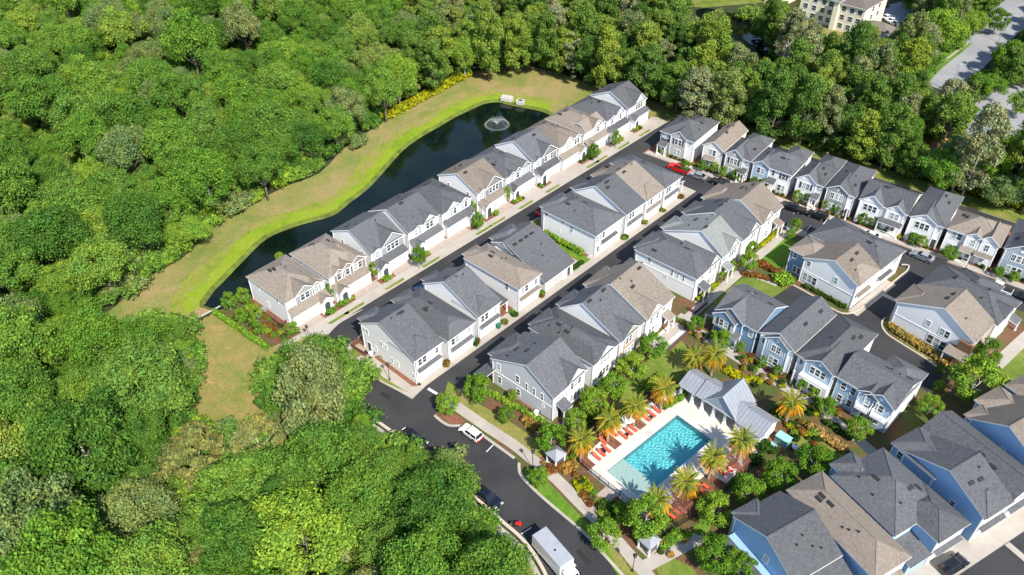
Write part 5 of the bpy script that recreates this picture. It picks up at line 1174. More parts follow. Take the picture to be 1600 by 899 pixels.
# clubhouse
METAL = surf('metal_roof', (.27,.285,.315), (.33,.345,.375), .6, .42, 2, spec=.5, metal=.25)
SEAM = surf('metal_seam', (.25,.265,.295), rough=.45, metal=.25)
CW = siding('clubhouse_wall', (.72,.72,.70))
ch = thing('clubhouse', 'open sided clubhouse with grey standing seam metal roof beside the pool', 'clubhouse', F46(84.3, -46.9, GZ), F46.rz)
def metal_gable(x0, x1, y0, y1, ze, p, axis, parent, ov=0.0, step=.6):
    m = MB(); th = .1
    if axis == 'x': u0, u1, w0, w1 = y0, y1, x0, x1; T = lambda u, w, z: (w, u, z)
    else: u0, u1, w0, w1 = x0, x1, y0, y1; T = lambda u, w, z: (u, w, z)
    um = (u0+u1)/2; zr = ze+p*(u1-u0)/2; vs = []
    for w in (w0, w1): vs += [T(u0,w,ze+th), T(um,w,zr+th), T(u1,w,ze+th), T(u0,w,ze), T(um,w,zr), T(u1,w,ze)]
    m.add(vs, [[0,1,7,6],[1,2,8,7]], 0); m.add(vs, [[3,9,10,4],[4,10,11,5],[0,6,9,3],[2,5,11,8],[0,3,4,1],[1,4,5,2],[6,7,10,9],[7,8,11,10]], 1)
    r = m.obj('roof', [METAL, TRIM], parent); k = int((w1-w0)/step)
    sm = []
    for a, b, za, zb in ((u0, um, ze, zr), (um, u1, zr, ze)):
        q = MB(); h = .06; d = .03
        q.add([T(a,-d,za+th), T(a,d,za+th), T(b,d,zb+th), T(b,-d,zb+th), T(a,-d,za+th+h), T(a,d,za+th+h), T(b,d,zb+th+h), T(b,-d,zb+th+h)], [[4,5,6,7],[0,1,5,4],[1,2,6,5],[2,3,7,6],[3,0,4,7]])
        sm.append(q.mesh('seam', SEAM))
    for i in range(k+1):
        w = w0 + (w1-w0)*i/k
        for me in sm: link('seam', me, None, r, (w, 0, 0) if axis == 'x' else (0, w, 0))
    return r
metal_gable(-.2, 3.3, -.2, 5.1, 2.75, .52, 'x', ch); metal_gable(3.3, 11.4, -.25, 5.3, 2.95, .55, 'x', ch); metal_gable(11.4, 15.8, -.2, 5.1, 2.75, .52, 'x', ch)
metal_gable(4.9, 11.0, -.32, 5.6, 3.05, 1.02, 'y', ch)
def gable_wall(x0, x1, y, ze, p, mat, nm):
    xm = (x0+x1)/2; m = MB(); m.add([(x0,y,ze),(x1,y,ze),(xm,y,ze+p*(x1-x0)/2)] + [(x0,y+.08,ze),(x1,y+.08,ze),(xm,y+.08,ze+p*(x1-x0)/2)], [[0,1,2],[5,4,3],[0,3,4,1],[1,4,5,2],[2,5,3,0]]); m.obj(nm, mat, ch)
gable_wall(5.1, 10.8, -.05, 3.05, 1.0, WALL['slate'], 'gable_panel'); gable_wall(5.1, 10.8, 5.2, 3.05, 1.0, CW, 'gable_panel')
MB().box(.2, 11.3, 2.6, 4.9, 0, 2.9).obj('wall', CW, ch); MB().box(11.35, 15.5, .1, 4.8, 0, 2.8).obj('wall', CW, ch)
gx = MB(); gx.add([(15.5,.1,2.8),(15.5,4.8,2.8),(15.5,2.45,4.0),(15.42,.1,2.8),(15.42,4.8,2.8),(15.42,2.45,4.0)], [[0,1,2],[5,4,3]]); gx.obj('gable_panel', CW, ch)
MB().box(0, 11.3, 0, 2.6, -.02, .04).obj('floor', DECK, ch)
cm = MB(); cm.box(-.2,.2,-.2,.2,0,2.85); cm.box(-.28,.28,-.28,.28,0,.6); cmm = cm.mesh('column', TRIM)
for x in (.3, 2.6, 4.6, 6.8, 9.0, 11.1): link('column', cmm, None, ch, (x, .25, 0))
for x in (1.5, 4.0, 6.5, 9.0): link('door', door_mesh(), None, ch, (x, 2.6, 0), ROT['S'])
for x in (12.6, 14.2): 
    f, p, p2 = win_mesh(.6, .6); w_ = link('window', f, None, ch, (15.5, x-11.2, 1.9), 0); link('pane', p, None, w_)
# sun loungers
RED = surf('red_sling', (.62,.075,.035), (.70,.10,.05), 6, .7); ALU = surf('aluminium', (.55,.55,.55), rough=.35, metal=.6)
lm = [MB().box(-.3,.3,-.2,1.1,.3,.36).mesh('seat', RED), MB().add([(-.3,-.2,.3),(.3,-.2,.3),(.3,-.85,.72),(-.3,-.85,.72),(-.3,-.2,.36),(.3,-.2,.36),(.3,-.85,.78),(-.3,-.85,.78)], [[0,1,2,3],[7,6,5,4],[0,4,5,1],[1,5,6,2],[2,6,7,3],[3,7,4,0]]).mesh('backrest', RED), MB().box(-.025,.025,-.025,.025,0,.3).mesh('leg', ALU)]
def lounger(s, t, rz, label, group):
    r = thing('sun_lounger', label, 'sun lounger', F48(s, t, GZ+.02), rz, group); r.scale = (.85,.82,.85); link('seat', lm[0], None, r); link('backrest', lm[1], None, r)
    for x in (-.26,.26):
        for y in (-.15, 1.0): link('leg', lm[2], None, r, (x, y, 0))
LL = 'red sun lounger on the left pool side between the palm beds'; LR = 'red sun lounger on the right pool side by the pergolas'
for s in (62.9,64.0,65.2, 69.2,70.4, 71.5, 74.8,76.1,77.4, 68.4, 65.9, 74.2): lounger(s, -50.1 if s not in (68.4,65.9,74.2) else -51.6, -F48.az*math.pi/180 - math.pi/2, LL, 'red loungers on the left pool side')
for s, t in ((68.6,-34.8),(69.9,-34.5),(71.1,-34.9),(70.4,-36.2),(75.0,-34.8),(76.2,-34.6),(77.2,-34.6),(63.2,-34.9),(64.3,-34.9)): lounger(s, t, -F48.az*math.pi/180 + math.pi/2, LR, 'red loungers on the right pool side')
# parasol and side tables
pr = thing('parasol', 'open white parasol among the left red loungers', 'parasol', F48(71.2,-51.0,GZ+.02)); m = MB(); m.lathe([(.25,0),(.25,.06),(.025,.08),(.025,2.4)], 8); m.obj('pole', ALU, pr)
m = MB(); m.add([(1.15*math.cos(i*math.pi/4),1.15*math.sin(i*math.pi/4),2.1) for i in range(8)]+[(0,0,2.6)], [[i,(i+1)%8,8] for i in range(8)]); m.obj('canopy', TRIM, pr)
tm = MB(); tm.lathe([(.2,0),(.06,.03),(.06,.4),(.28,.42),(.28,.45)], 10); tmm = tm.mesh('side_table', DARK)
for s, t in ((64.5,-49.9),(69.8,-49.8),(75.5,-49.6),(64.6,-50.3)): tag(link('side_table', tmm, None, None, F48(s,t,GZ+.02)), 'small dark side table between red loungers at the left pool side', 'table', 'side tables by the pool')
# pergolas
WOOD = surf('red_brown_wood', (.20,.075,.05), (.28,.12,.085), 4, .7)
def pergola(label, s0, t0, L, D):
    r = thing('pergola', label, 'pergola', F48(s0, t0, GZ+.02), F48.rz); z = 2.5
    pm = MB().box(-.08,.08,-.08,.08,0,z).mesh('post', WOOD); bm = MB().box(-.05,.05,-.25,L+.25,0,.2).mesh('beam', WOOD); sm = MB().box(-.3,D+.3,-.03,.03,0,.12).mesh('slat', WOOD); xm = MB().box(-.02,.02,-.25,L+.25,0,.05).mesh('batten', WOOD)
    for x in (.1, D-.1):
        for y in (.1, L-.1): link('post', pm, None, r, (x, y, 0))
        link('beam', bm, None, r, (x, 0, z))
    k = int(L/.28)
    for i in range(k+1): link('slat', sm, None, r, (0, L*i/k, z+.2))
    for i in range(8): link('batten', xm, None, r, (D*(i+.5)/8, 0, z+.32))
    MB().box(.3, D-.3, L-.7, L-.2, 0, .45).obj('bench', WOOD, r)
pergola('red brown slatted pergola near the shallow end of the pool', 62.4, -36.6, 3.1, 2.8); pergola('red brown slatted pergola by the clubhouse end of the pool', 75.0, -35.6, 3.1, 2.8)
# pool fence
def fence(label, pts, h=1.3, mat=DARK, name='metal_fence', step=2.0):
    r = thing(name, label, 'fence', pts[0]); pm = MB().box(-.04,.04,-.04,.04,0,h+.05).mesh('post', mat)
    for a, b in zip(pts, pts[1:]):
        a, b = Vector(a), Vector(b); L = (b-a).length; k = max(1, round(L/step)); d = (b-a)/L; rz = math.atan2(d.y, d.x)
        key = ('fp', round(L/k, 2), h, mat.name)
        if key not in _cache:
            w = L/k; m = MB(); m.box(0,w,-.02,.02,h-.06,h); m.box(0,w,-.02,.02,.1,.15)
            for i in range(int(w/.13)): m.box(.13*i+.05,.13*i+.075,-.012,.012,.1,h)
            _cache[key] = m.mesh('fence_panel', mat)
        for i in range(k):
            p = a+d*(L*i/k)-Vector(pts[0]); link('post', pm, None, r, p, rz); tag(link('fence_panel', _cache[key], None, r, p, rz), kind='stuff')
        link('post', pm, None, r, b-Vector(pts[0]), rz)
    return r
def G(px, py): return W(px, py, GZ)
fence('black pool fence along the shallow end facing the street beds', [G(899,718), G(910,729), G(950,762), G(968,776), G(1002,806), G(1040,835)])
fence('black pool fence behind the left side palms', [G(899,718), F48(60.5,-53.6,GZ), F48(81,-53.0,GZ), F48(84,-50.8,GZ)])
fence('black pool fence behind the pergolas', [G(1040,835), F48(66.5,-32.9,GZ), F48(79,-32.6,GZ), F46(83,-31.0,GZ)])
# ladders and rails at the pool
for i, s in enumerate((72.6, 63.0)):
    m = MB()
    for d in (-.25,.25):
        pts = [F48(s+d, t0-.5 if i == 0 else t1+.5, GZ), F48(s+d, t0-.45 if i == 0 else t1+.45, GZ+.75), F48(s+d, t0+.25 if i == 0 else t1-.25, GZ+.75), F48(s+d, t0+.3 if i == 0 else t1-.3, -.3)]; m.tube([p-F48(s,t0,0) for p in pts], .025, 5)
    o = m.obj('pool_ladder', ALU, None, F48(s, t0, 0)); tag(o, ['metal hand rail pair on the left edge of the pool', 'metal hand rail at the shallow end of the pool'][i], 'hand rail')
# kiosks with pyramid roofs
def kiosk(label, px, py):
    r = thing('kiosk', label, 'kiosk', W(px, py, GZ), F48.rz); m = MB(); m.taper(-1.25,1.25,-1.25,1.25,2.15,-.02,.02,-.02,.02,3.1); m.obj('roof', METAL, r); rib = MB()
    MB().box(-1.2,1.2,-1.2,1.2,2.0,2.14).obj('fascia', TRIM, r); cm_ = MB().box(-.1,.1,-.1,.1,0,2.0).mesh('post', TRIM)
    for x in (-1,1):
        for y in (-1,1): link('post', cm_, None, r, (x*.95, y*.95, 0))
    MB().box(-.9,.9,-.6,.9,.05,1.8).obj('letter_box_bank', surf('kiosk_panel', (.10,.10,.105), rough=.5) if 'kiosk_panel' not in MAT else MAT['kiosk_panel'], r); MB().box(-1.2,1.2,-1.2,1.2,-.05,.06).obj('base', CONC, r)
kiosk('nearer mail kiosk with silver pyramid roof by the street tree', 868, 722); kiosk('lower mail kiosk with silver pyramid roof beside the gate walk', 1012, 856)
# pool plant
TEAL = surf('teal_equipment', (.22,.46,.47), (.26,.52,.52), 3, .5)
def cabinet(label, px, py, w, d, h):
    r = thing('equipment_cabinet', label, 'cabinet', W(px, py, GZ), F46.rz); MB().taper(-w/2,w/2,-d/2,d/2,0,-w/2+.05,w/2-.05,-d/2+.05,d/2-.05,h).obj('body', TEAL, r); MB().box(-w/2-.04,w/2+.04,-d/2-.04,d/2+.04,h,h+.1).obj('lid', TEAL, r)
    for i in range(3): MB().box(-w/2+.1,w/2-.1,-d/2-.01,-d/2+.06,h*(.2+.25*i),h*(.28+.25*i)).obj('louvre', VENTM, r)
cabinet('large teal equipment cabinet behind the clubhouse end wall', 1222, 692, 2.2, 1.5, 1.4); cabinet('small teal equipment cabinet left of the larger one', 1205, 702, 1.2, 1.0, .9)
r = thing('filter_tank', 'round white filter tank beside the teal cabinets', 'tank', W(1241,702,GZ)); m = MB(); m.lathe([(.4,0),(.5,.2),(.5,.8),(.3,1.05),(.1,1.1)], 12); m.obj('tank', TRIM, r, smooth=True); m = MB(); m.lathe([(.13,1.1),(.13,1.25)], 8); m.obj('valve', DARK, r)
# fountain
SPR, nt, out = newmat('fountain_spray'); d_ = nd(nt, 'ShaderNodeBsdfDiffuse'); d_.inputs[0].default_value = (.85,.9,.92,1); tb = nd(nt, 'ShaderNodeBsdfTransparent'); mx = nd(nt, 'ShaderNodeMixShader'); mx.inputs[0].default_value = .09
nt.links.new(tb.outputs[0], mx.inputs[1]); nt.links.new(d_.outputs[0], mx.inputs[2]); nt.links.new(mx.outputs[0], out.inputs[0])
fo = thing('fountain', 'floating fountain spraying a ring of white water on the pond', 'fountain', W(776.5,195,POND_Z)); m = MB(); m.lathe([(.6,-.1),(.6,.12),(.2,.2),(.1,.35)], 12); m.obj('float', DARK, fo)
for q in range(40):
    th = 2*math.pi*q/40; R_ = 3.1+rnd.gauss(0,.2); pts = [(R_*t*math.cos(th), R_*t*math.sin(th), 6.0*t*(1-t)+.05) for t in (0,.12,.25,.38,.5,.62,.75,.88,1)]
    MB().tube(pts, [.06,.05,.045,.04,.035,.035,.035,.04,.05], 4).obj('jet', SPR, fo)
m = MB(); k = 40
m.add([(r_*math.cos(2*math.pi*i/k), r_*math.sin(2*math.pi*i/k), .03) for r_ in (2.8,3.4) for i in range(k)], [[i,(i+1)%k,k+(i+1)%k,k+i] for i in range(k)]); m.obj('foam_ring', SPR, fo)
# outfall boxes at the pond head
CONW = surf('white_concrete', (.42,.40,.37), (.52,.50,.46), 1.5, .8)
r = thing('outfall_structure', 'longer white concrete outfall box at the head of the pond', 'concrete box', W(792,157), -.35); r.scale = (.85,.85,.7); MB().box(-1.9,1.9,-1,1,0,1.5).obj('body', CONW, r)
for x in (-1.2,0,1.2): MB().box(x-.5,x+.5,-.7,.7,1.5,1.85).obj('hatch', CONW, r)
r = thing('outfall_structure', 'shorter white concrete outfall box with dark grate at the head of the pond', 'concrete box', W(813,162.5), -.35); r.scale = (.85,.85,.7); MB().box(-1.2,1.2,-.9,.9,0,1.5).obj('body', CONW, r); MB().box(-.7,.7,-.45,.45,1.5,1.54).obj('grate', VENTM, r)
# dog run fence
r = thing('rail_fence', 'low white topped fence between the dog run lawn and the pond bank', 'fence', W(296,511)); a, b = Vector((0,0,0)), W(346,484)-W(296,511); L = b.length; d = b/L; rz = math.atan2(d.y, d.x)
MB().box(0,L,-.1,.1,.85,1.0).obj('top_rail', CONW, r, rz=rz)
for i in range(6): MB().box(-.08,.08,-.08,.08,0,.85).obj('post', DARK, r, d*(L*i/5), rz)
for z in (.3,.6): MB().box(0,L,-.03,.03,z-.04,z+.04).obj('rail', DARK, r, rz=rz)
# street lamps
lampm = MB(); lampm.lathe([(.16,0),(.16,.3),(.06,.4),(.05,3.4),(.04,3.6)], 8); LP = lampm.mesh('pole', DARK); lh = MB(); lh.lathe([(.05,3.55),(.22,3.6),(.26,3.95),(.32,4.0),(.05,4.25)], 8); LH = lh.mesh('lantern', DARK)
for lab, px, py in [('black lantern post by the end hedge of the alley row', 609, 594), ('black lantern post near the nearer kiosk', 832, 731), ('black lantern post at the gate walk in the bottom middle', 988, 893), ('black lantern post on the upper street sidewalk by the brown house', 1508, 421), ('black lantern post at the near end of the pond row sidewalk', 484, 535), ('black lantern post on the upper street by the white sedan', 1310, 354)]:
    r = thing('street_lamp', lab, 'street lamp', W(px, py, GZ)); link('pole', LP, None, r); link('lantern', LH, None, r)
GALV = surf('galvanised_pole', (.5,.5,.5), rough=.5, metal=.4)
for lab, px, py in [('tall pale lamp pole beside the far street', 1484, 143), ('tall pale lamp pole on the far side of the far street', 1560, 66)]:
    r = thing('lamp_pole', lab, 'street lamp', W(px, py)); m = MB(); m.lathe([(.14,0),(.1,8)], 6); m.obj('pole', GALV, r); MB().box(-.3,.9,-.15,.15,7.9,8.1).obj('lamp_head', GALV, r)
# bins
BINM = surf('green_bin', (.02,.16,.10), rough=.5); BINT = surf('teal_bin', (.02,.14,.17), rough=.5)
def bin_(label, p, mat):
    r = thing('wheelie_bin', label, 'bin', p, F43.rz); MB().taper(-.26,.26,-.3,.3,.06,-.32,.32,-.36,.36,1.0).obj('body', mat, r); MB().box(-.34,.34,-.38,.38,1.0,1.07).obj('lid', mat, r)
    for y in (-.3,.3): m = MB(); m.tube([(-.3,y-.03,.1),(-.3,y+.03,.1)], .1, 8); m.obj('wheel', DARK, r)
bin_('green wheeled bin in the open garage of the alley row', F43(78.3,-76.4,GZ), BINM); bin_('teal wheeled bin between two alley row garages', F43(72.5,-77.0,GZ), BINT)
bin_('teal wheeled bin beside its twin between alley row garages', F43(72.6,-78.0,GZ), BINT)
# patio furniture
def patio_set(label, p):
    r = thing('patio_set', label, 'patio furniture', p, .6); m = MB(); m.lathe([(.25,0),(.05,.03),(.05,.7),(.45,.72),(.45,.75)], 10); m.obj('table', TRIM, r)
    for a in (0, 2.1, 4.2):
        c = Vector((.85*math.cos(a), .85*math.sin(a), 0)); q = MB(); q.box(-.22,.22,-.22,.22,.38,.45); q.obj('chair_seat', DARK, r, c, a); MB().box(.18,.24,-.22,.22,.45,.9).obj('chair_back', DARK, r, c, a)
        for x in (-.18,.18):
            for y in (-.18,.18): MB().box(x-.02,x+.02,y-.02,y+.02,0,.38).obj('chair_leg', DARK, r, c, a)
patio_set('small table and chairs on the end patio of the grey walk row house', W(838,648,GZ+.02)); patio_set('small table and chairs on the patio of the alley row end', W(580,556,GZ+.02)); patio_set('table and chairs on the paved patio at the upper street kerb', W(1222,356,GZ+.02)); patio_set('table and chairs by the porch of the pale walled right house', W(1502,562,GZ+.02))
poly('end_patio', pxs([(549,543),(560,537),(590,556),(582,562)]), PAVER, z=GZ+.016); poly('end_mulch', pxs([(547,541),(560,533),(563,536),(551,544),(570,556),(568,558)]), MULCHR, z=GZ+.02)
poly('patio_mulch', [F43(94,-50.2), F43(101.8,-50.2), F43(101.8,-49.3), F43(94,-49.3)], MULCHR, z=GZ+.02) if 0 else None

# low slatted wood fences round the patios
BRN = surf('brown_fence_wood', (.10,.04,.028), (.16,.07,.05), 4, .8)
def slat_fence(label, pts, h=.85):
    r = thing('slat_fence', label, 'fence', pts[0])
    for a, b in zip(pts, pts[1:]):
        d = b-a; L = d.length; rz = math.atan2(d.y, d.x); k = max(1, round(L/1.6)); o_ = a-pts[0]; d.normalize()
        for i in range(k+1): MB().box(-.05,.05,-.05,.05,0,h+.04).obj('post', BRN, r, o_+d*(L*i/k), rz)
        for j in range(4): MB().box(0,L,-.02,.02,.06+j*h/4,.06+j*h/4+h/4-.05).obj('slat', BRN, r, o_, rz)
slat_fence('low brown slat fence beside the nearest pond row house', [G(409,489), G(440,511), G(448,505)])
slat_fence('low brown slat fence round the patio at the near end of the alley row', [G(563,534), G(550,543), G(572,557)])
slat_fence('low brown slat fence round the brown walk row house patio', [F43(102.2,-53.8,GZ), F43(102.2,-49.7,GZ), F43(94.2,-49.7,GZ)])
slat_fence('low brown slat fence before the porch past the side path', [F43(106.5,-53.6,GZ), F43(106.5,-51.8,GZ), F43(110.5,-51.8,GZ)])
slat_fence('low brown slat fence beside the blue wing of the nearer pair', [W(1207,434,GZ), W(1240,412,GZ)])
slat_fence('low brown slat fence before the second house behind the clubhouse', [F46(100.2,-43,GZ), F46(100.2,-38,GZ)])
# ------------------------------------------------------------ hotel and vehicles
HW = siding('hotel_wall', (.78,.73,.57)); HR = ROOF['brown']; HRM = shingle('hotel_shingle', (.10,.085,.075), (.135,.115,.10), (.17,.15,.13))
c0 = W(1341,57.5); c1 = W(1303,46.5); dv = (c0-c1); rz = math.atan2(dv.y, dv.x)
ht = thing('hotel', 'three storey pale yellow hotel block among the trees at the top right', 'building', c1, rz); Lx = dv.length; Dy = 16
def hbox(x0,x1,y0,y1,h,p,nm='wall'):
    MB().box(x0,x1,y0,y1,-.2,h).obj(nm, HW, ht); a,b,c,d = x0-.5,x1+.5,y0-.5,y1+.5; L, Wd = b-a, d-c; r = min(L,Wd)/2; m = MB(); hi = [(a,c,h+.2),(b,c,h+.2),(b,d,h+.2),(a,d,h+.2)]; lo = [(q[0],q[1],h) for q in hi]
    m.add(lo+hi, [[3,2,1,0],[0,1,5,4],[1,2,6,5],[2,3,7,6],[3,0,4,7]], 1)
    if L >= Wd: m.add(hi+[(a+r,(c+d)/2,h+.2+p*r),(b-r,(c+d)/2,h+.2+p*r)], [[0,1,5,4],[1,2,5],[2,3,4,5],[3,0,4]], 0)
    else: m.add(hi+[((a+b)/2,c+r,h+.2+p*r),((a+b)/2,d-r,h+.2+p*r)], [[0,1,4],[1,2,5,4],[2,3,5],[3,0,4,5]], 0)
    m.obj('roof', [HRM, TRIM], ht)
hbox(0, Lx, 0, Dy, 8.6, .45); hbox(-1.6, -.02, -.9, Dy-2, 9.2, .3, 'stair_tower'); hbox(-14, -1.62, 1.5, 14, 8.4, .45); hbox(Lx+.02, Lx+10, -2.5, 5.5, 3.4, .5, 'lobby')
f, p, p2 = win_mesh(1.5, 1.5)
for x in (1.6, 4.6, 7.4):
    for z in (1.8, 4.5, 7.2): w_ = link('window', f, None, ht, (x*Lx/9, 0, z), ROT['S']); link('pane', p, None, w_)
for y in (3, 7.5):
    for z in (4.8, 7.4): w_ = link('window', f, None, ht, (Lx, y+3, z), 0); link('pane', p, None, w_)
for x in (-12, -9, -6, -3.5):
    for z in (1.8, 4.4, 7.0): w_ = link('window', f, None, ht, (x, 1.5, z), ROT['S']); link('pane', p, None, w_)
o_ = W(1218,10); h2 = thing('hotel_annex', 'corner of a pale building at the top edge left of the hotel', 'building', o_, rz); MB().box(-6,1,0,9,-.2,6).obj('wall', HW, h2); MB().box(-6.5,1.5,-.5,9.5,6,6.4).obj('roof', HRM, h2); w_ = link('window', f, None, h2, (-2.2,0,2.4), ROT['S']); link('pane', p, None, w_)

TYRE = surf('tyre', (.015,.015,.016), rough=.85); RIM = surf('wheel_rim', (.45,.45,.46), rough=.3, metal=.8); CGL = glass_mat('car_glass', (.012,.016,.02), .04); HL = glass_mat('headlight', (.7,.72,.74), .1); TL = glass_mat('tail_light', (.35,.01,.01), .2)
def paint(name, c, metal=.0, rough=.3):
    if name in MAT: return MAT[name]
    m, nt, o = newmat(name); b = nd(nt, 'ShaderNodeBsdfPrincipled'); b.inputs['Base Color'].default_value = (*c,1); b.inputs['Metallic'].default_value = metal; b.inputs['Roughness'].default_value = rough; b.inputs['Coat Weight'].default_value = .6; b.inputs['Coat Roughness'].default_value = .05; nt.links.new(b.outputs[0], o.inputs[0]); return m
PC = dict(white=(.78,.78,.78), black=(.008,.008,.009), silver=(.38,.40,.43), red=(.55,.012,.012), navy=(.012,.018,.035), blue=(.02,.05,.16), grey=(.12,.13,.14))
def loft(prof, w, zoff=0, tuck=.1, mat=None):
    "car body: side outline (y, z) lofted over the width with tucked-in sides"
    m = MB(); n = len(prof); xs = [(-w/2+tuck, 1.0, .985), (-w/2, .985, .96), (-w/2+.0, .97, .94), (w/2, .97, .94), (w/2, .985, .96), (w/2-tuck, 1.0, .985)]
    cols = []
    for x, ky, kz in ((-w/2+tuck, 1, 1), (-w/2, .985, .93), (w/2, .985, .93), (w/2-tuck, 1, 1)):
        cols.append([(x, y*ky, zoff+.32+(z-.32)*kz if z > .32 else z) for y, z in prof])
    vs = [v for c in cols for v in c]
    fs = []
    for c in range(3):
        for i in range(n): fs.append([c*n+i, c*n+(i+1)%n, (c+1)*n+(i+1)%n, (c+1)*n+i])
    fs.append(list(range(n))); fs.append([3*n+i for i in range(n)][::-1])
    m.add(vs, fs); return m
WHM = {}
def wheels(r, w, axles, rad=.33):
    if rad not in WHM:
        t = MB(); t.tube([(-.11,0,0),(.11,0,0)], rad, 14); ri = MB(); ri.tube([(-.12,0,0),(.12,0,0)], rad*.62, 10); WHM[rad] = (t.mesh('tyre', TYRE), ri.mesh('rim', RIM))
    for y in axles:
        for x in (-1, 1): o = link('wheel', WHM[rad][0], None, r, (x*(w/2-.1), y, rad)); link('rim', WHM[rad][1], None, o)
def car(kind, colour, label, px, py, az, group=None, z=.02, name='parked_car'):
    "front of the car points along azimuth az (clockwise from +Y)"
    M_ = paint('car_paint_'+colour, PC[colour], .5 if colour in ('silver','grey','navy') else 0); p = W(px, py, z+.7)
    r = thing(name, label, 'pickup' if kind == 'pickup' else 'car', (p.x, p.y, z), -math.radians(az), group)
    if kind == 'sedan':
        L, w = 4.7, 1.82; body = [(-2.3,.35),(-2.34,.6),(-2.28,.93),(-1.6,1.0),(.75,.98),(1.9,.86),(2.28,.68),(2.34,.4),(2.2,.28),(-2.2,.28)]; cab = (-1.75,.95,-1.05,.25,1.43)
    elif kind == 'suv':
        L, w = 4.6, 1.9; body = [(-2.25,.4),(-2.3,.7),(-2.25,1.05),(-1.6,1.1),(.8,1.08),(1.85,.98),(2.25,.8),(2.3,.45),(2.15,.32),(-2.15,.32)]; cab = (-2.15,1.0,-1.85,.3,1.72)
    else:
        L, w = 5.6, 2.0; body = [(-2.8,.45),(-2.82,.75),(-2.78,1.08),(-.85,1.1),(1.2,1.1),(2.4,1.04),(2.75,.85),(2.8,.5),(2.6,.36),(-2.6,.36)]; cab = (-.95,1.35,-.75,.65,1.82)
    b = loft(body, w); bo = b.obj('body', M_, r)
    y0, y1, Y0, Y1, zt = cab; zb = 1.0 if kind != 'sedan' else .93
    g = MB(); g.taper(-w/2+.06,w/2-.06,y0,y1,zb, -w/2+.26,w/2-.26,Y0,Y1,zt-.05); g.obj('windows', CGL, r)
    rf = MB(); rf.taper(-w/2+.24,w/2-.24,Y0-.03,Y1+.05,zt-.06,-w/2+.3,w/2-.3,Y0+.05,Y1-.05,zt); rf.obj('roof', M_, r)
    for s in (-1, 1):
        for ya, Ya in ((y0,Y0),(y1,Y1),((y0+y1)/2,(Y0+Y1)/2)): MB().tube([(s*(w/2-.07), ya, zb),(s*(w/2-.25), Ya, zt-.04)], .045, 4).obj('pillar', M_, r)
        MB().box(s*.62-.2,s*.62+.2,L/2-.12,L/2-.03,.62,.76).obj('headlight', HL, r); MB().box(s*.68-.15,s*.68+.15,-L/2-.0,-L/2+.08,.72,.9).obj('tail_light', TL, r)
        MB().box(s*(w/2+.05)-.08,s*(w/2+.05)+.08,y1-.35,y1-.2,zb-.02,zb+.13).obj('mirror', M_, r)
    if kind == 'pickup': MB().box(-w/2+.14,w/2-.14,-2.68,-1.02,1.02,1.115).obj('cargo_bed', surf('bed_liner', (.02,.02,.021), rough=.8) if 'bed_liner' not in MAT else MAT['bed_liner'], r)
    wheels(r, w, (-L*.3, L*.3), .34 if kind == 'sedan' else .37); return r
r = car('suv', 'white', 'white car with red rear panels parked on the lower street by the dry lawn', 736, 676, -47)
r.scale = (.92,.9,.95); MB().box(-.96,.96,-2.36,-2.2,.45,.7).obj('red_rear_panel', TL, r)
car('sedan', 'black', 'black car half hidden under the woodland edge on the lower street', 648, 684, 131); car('sedan', 'navy', 'dark car parked before the first stall line at the woodland kerb', 762, 776, 133)
car('pickup', 'red', 'bright red pickup parked at the left end of the upper street', 1061, 263, -52); car('sedan', 'silver', 'silver sedan behind the red pickup on the upper street', 1090, 274, -52); car('suv', 'black', 'black suv next to the silver sedan on the upper street', 1125, 285, -52)
car('pickup', 'black', 'black pickup on the upper street before the white batten house', 1239, 324, -52); car('suv', 'black', 'black hatchback behind the black pickup on the upper street', 1277, 336, -52); car('sedan', 'white', 'white sedan before the twin gable house', 1359, 367, -52); car('sedan', 'silver', 'silver sedan parked right of the nearer brown pair roof', 1441, 400, -47)
car('pickup', 'white', 'white pickup on the upper street near the right edge', 1558, 449, -48); car('sedan', 'navy', 'dark car cut by the right edge behind the white pickup', 1598, 464, -48)
car('suv', 'blue', 'dark blue car in the shade behind the alley row carport house', 661, 452, 43, z=.02); car('sedan', 'red', 'red car shaded on the pond street by the hedge gap', 850, 328, 43)
car('suv', 'black', 'black car backed onto the drive in the bottom right corner', 1490, 882, 61, z=GZ+.03)
for i, (px, py) in enumerate(((1387,26),(1395,31),(1402,36))): car('sedan', 'white' if i < 2 else 'silver', ['nearest white car in the hotel lot', 'middle white car in the hotel lot', 'silver car in the hotel lot'][i], px, py, 60)
car('sedan', 'silver', 'silver car in the shaded far parking lot', 1572, 201, 110); car('suv', 'navy', 'dark car in the shaded far parking lot', 1569, 213, 110)
# motorcycle
mc = thing('vehicle', 'red and black motorcycle parked at the woodland kerb near the truck', 'vehicle', W(806,822,.02), -math.radians(100)); RP = paint('car_paint_red', PC['red'])  # kind of vehicle unclear; built in a motorbike's shape
for y in (-.68,.68): m = MB(); m.tube([(-.07,0,0),(.07,0,0)], .32, 14); o = m.obj('wheel', TYRE, mc, (0,y,.32)); m = MB(); m.tube([(-.075,0,0),(.075,0,0)], .2, 10); m.obj('rim', RIM, o)
MB().taper(-.22,.22,-.1,.5,.62,-.14,.14,0,.42,.95).obj('fuel_tank', RP, mc); MB().taper(-.17,.17,-.75,-.08,.68,-.13,.13,-.8,-.1,.82).obj('seat', DARK, mc); MB().box(-.2,.2,-.3,.35,.25,.62).obj('engine', DARK, mc); MB().taper(-.25,.25,.45,.85,.55,-.15,.15,.4,.65,1.1).obj('fairing', RP, mc); m = MB(); m.tube([(-.38,.4,1.0),(0,.5,1.02),(.38,.4,1.0)], .025, 5); m.obj('handlebar', DARK, mc)
for x in (-.12,.12): m = MB(); m.tube([(x,.68,.32),(x,.48,.98)], .03, 5); m.obj('fork', ALU, mc)
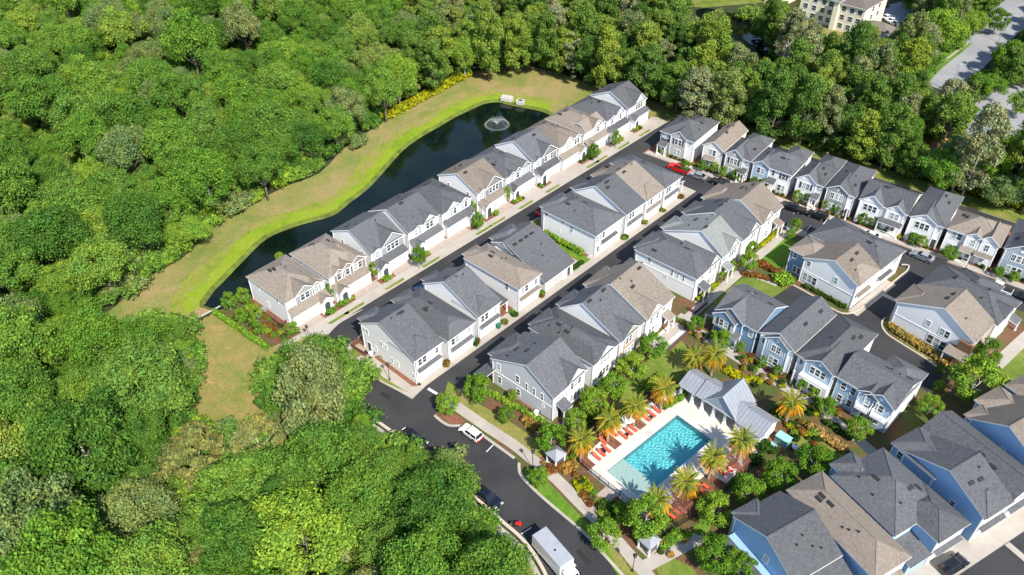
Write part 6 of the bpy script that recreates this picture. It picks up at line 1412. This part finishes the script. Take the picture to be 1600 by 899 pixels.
# box truck
a, b, c = W(839.8,842.8,3.3), W(868.3,876.2,3.3), W(858,832,3.3); ax = (b-a); Lb = 6.2; ax.normalize(); wdir = Vector((-ax.y, ax.x, 0)); mid = (W(839.8,842.8,3.3)+W(888,866,3.3))/2
tk = thing('box_truck', 'white box truck parked at the woodland kerb in the bottom middle', 'truck', (mid.x, mid.y, .02), math.atan2(ax.y, ax.x)-math.pi/2); TW = paint('truck_white', (.62,.63,.64), 0, .45); BOXR = surf('truck_box_roof', (.27,.285,.32), (.34,.355,.39), 1.2, .5, 3)
MB().box(-1.2,1.2,-3.1,3.1,.95,3.24).obj('cargo_box', TW, tk); MB().box(-1.16,1.16,-3.06,3.06,3.24,3.3).obj('box_roof', BOXR, tk)
for x in (-1.2,1.2):
    for z in (.95,3.2): MB().box(x-.03,x+.03,-3.12,3.12,z-.03,z+.07).obj('edge_rail', ALU, tk)
MB().lathe([(.16,3.3),(.16,3.36)], 10).obj('roof_vent', DARK, tk, (.1,.6,0)); MB().taper(-.9,.9,2.9,4.0,3.0,-.8,.8,2.95,3.3,3.15).obj('wind_fairing', TW, tk)
MB().taper(-1.0,1.0,3.2,4.9,.95,-.9,.9,3.3,4.5,2.2).obj('cab', TW, tk); MB().taper(-.98,.98,4.88,5.55,.5,-.9,.9,4.9,5.35,1.25).obj('bonnet', TW, tk); MB().box(-1.0,1.0,3.15,4.95,.5,.96).obj('cab_base', TW, tk)
m = MB(); m.add([(-.86,4.87,1.25),(.86,4.87,1.25),(.78,4.56,2.1),(-.78,4.56,2.1)], [[0,1,2,3]]); m.obj('windscreen', CGL, tk)
for s in (-1,1):
    m = MB(); m.add([(s*1.003,3.6,1.15),(s*1.003,4.7,1.15),(s*.93,4.4,2.05),(s*.93,3.6,2.05)], [[0,1,2,3] if s > 0 else [3,2,1,0]]); m.obj('side_window', CGL, tk); MB().box(s*.7-.15,s*.7+.15,5.5,5.58,.7,.9).obj('headlight', HL, tk); MB().box(s*1.25-.1,s*1.25+.1,4.5,4.58,1.3,1.75).obj('mirror', DARK, tk)
wheels(tk, 2.2, (-1.7, 4.3), .45); MB().box(-.9,.9,-3.1,3.2,.55,.95).obj('chassis', DARK, tk)
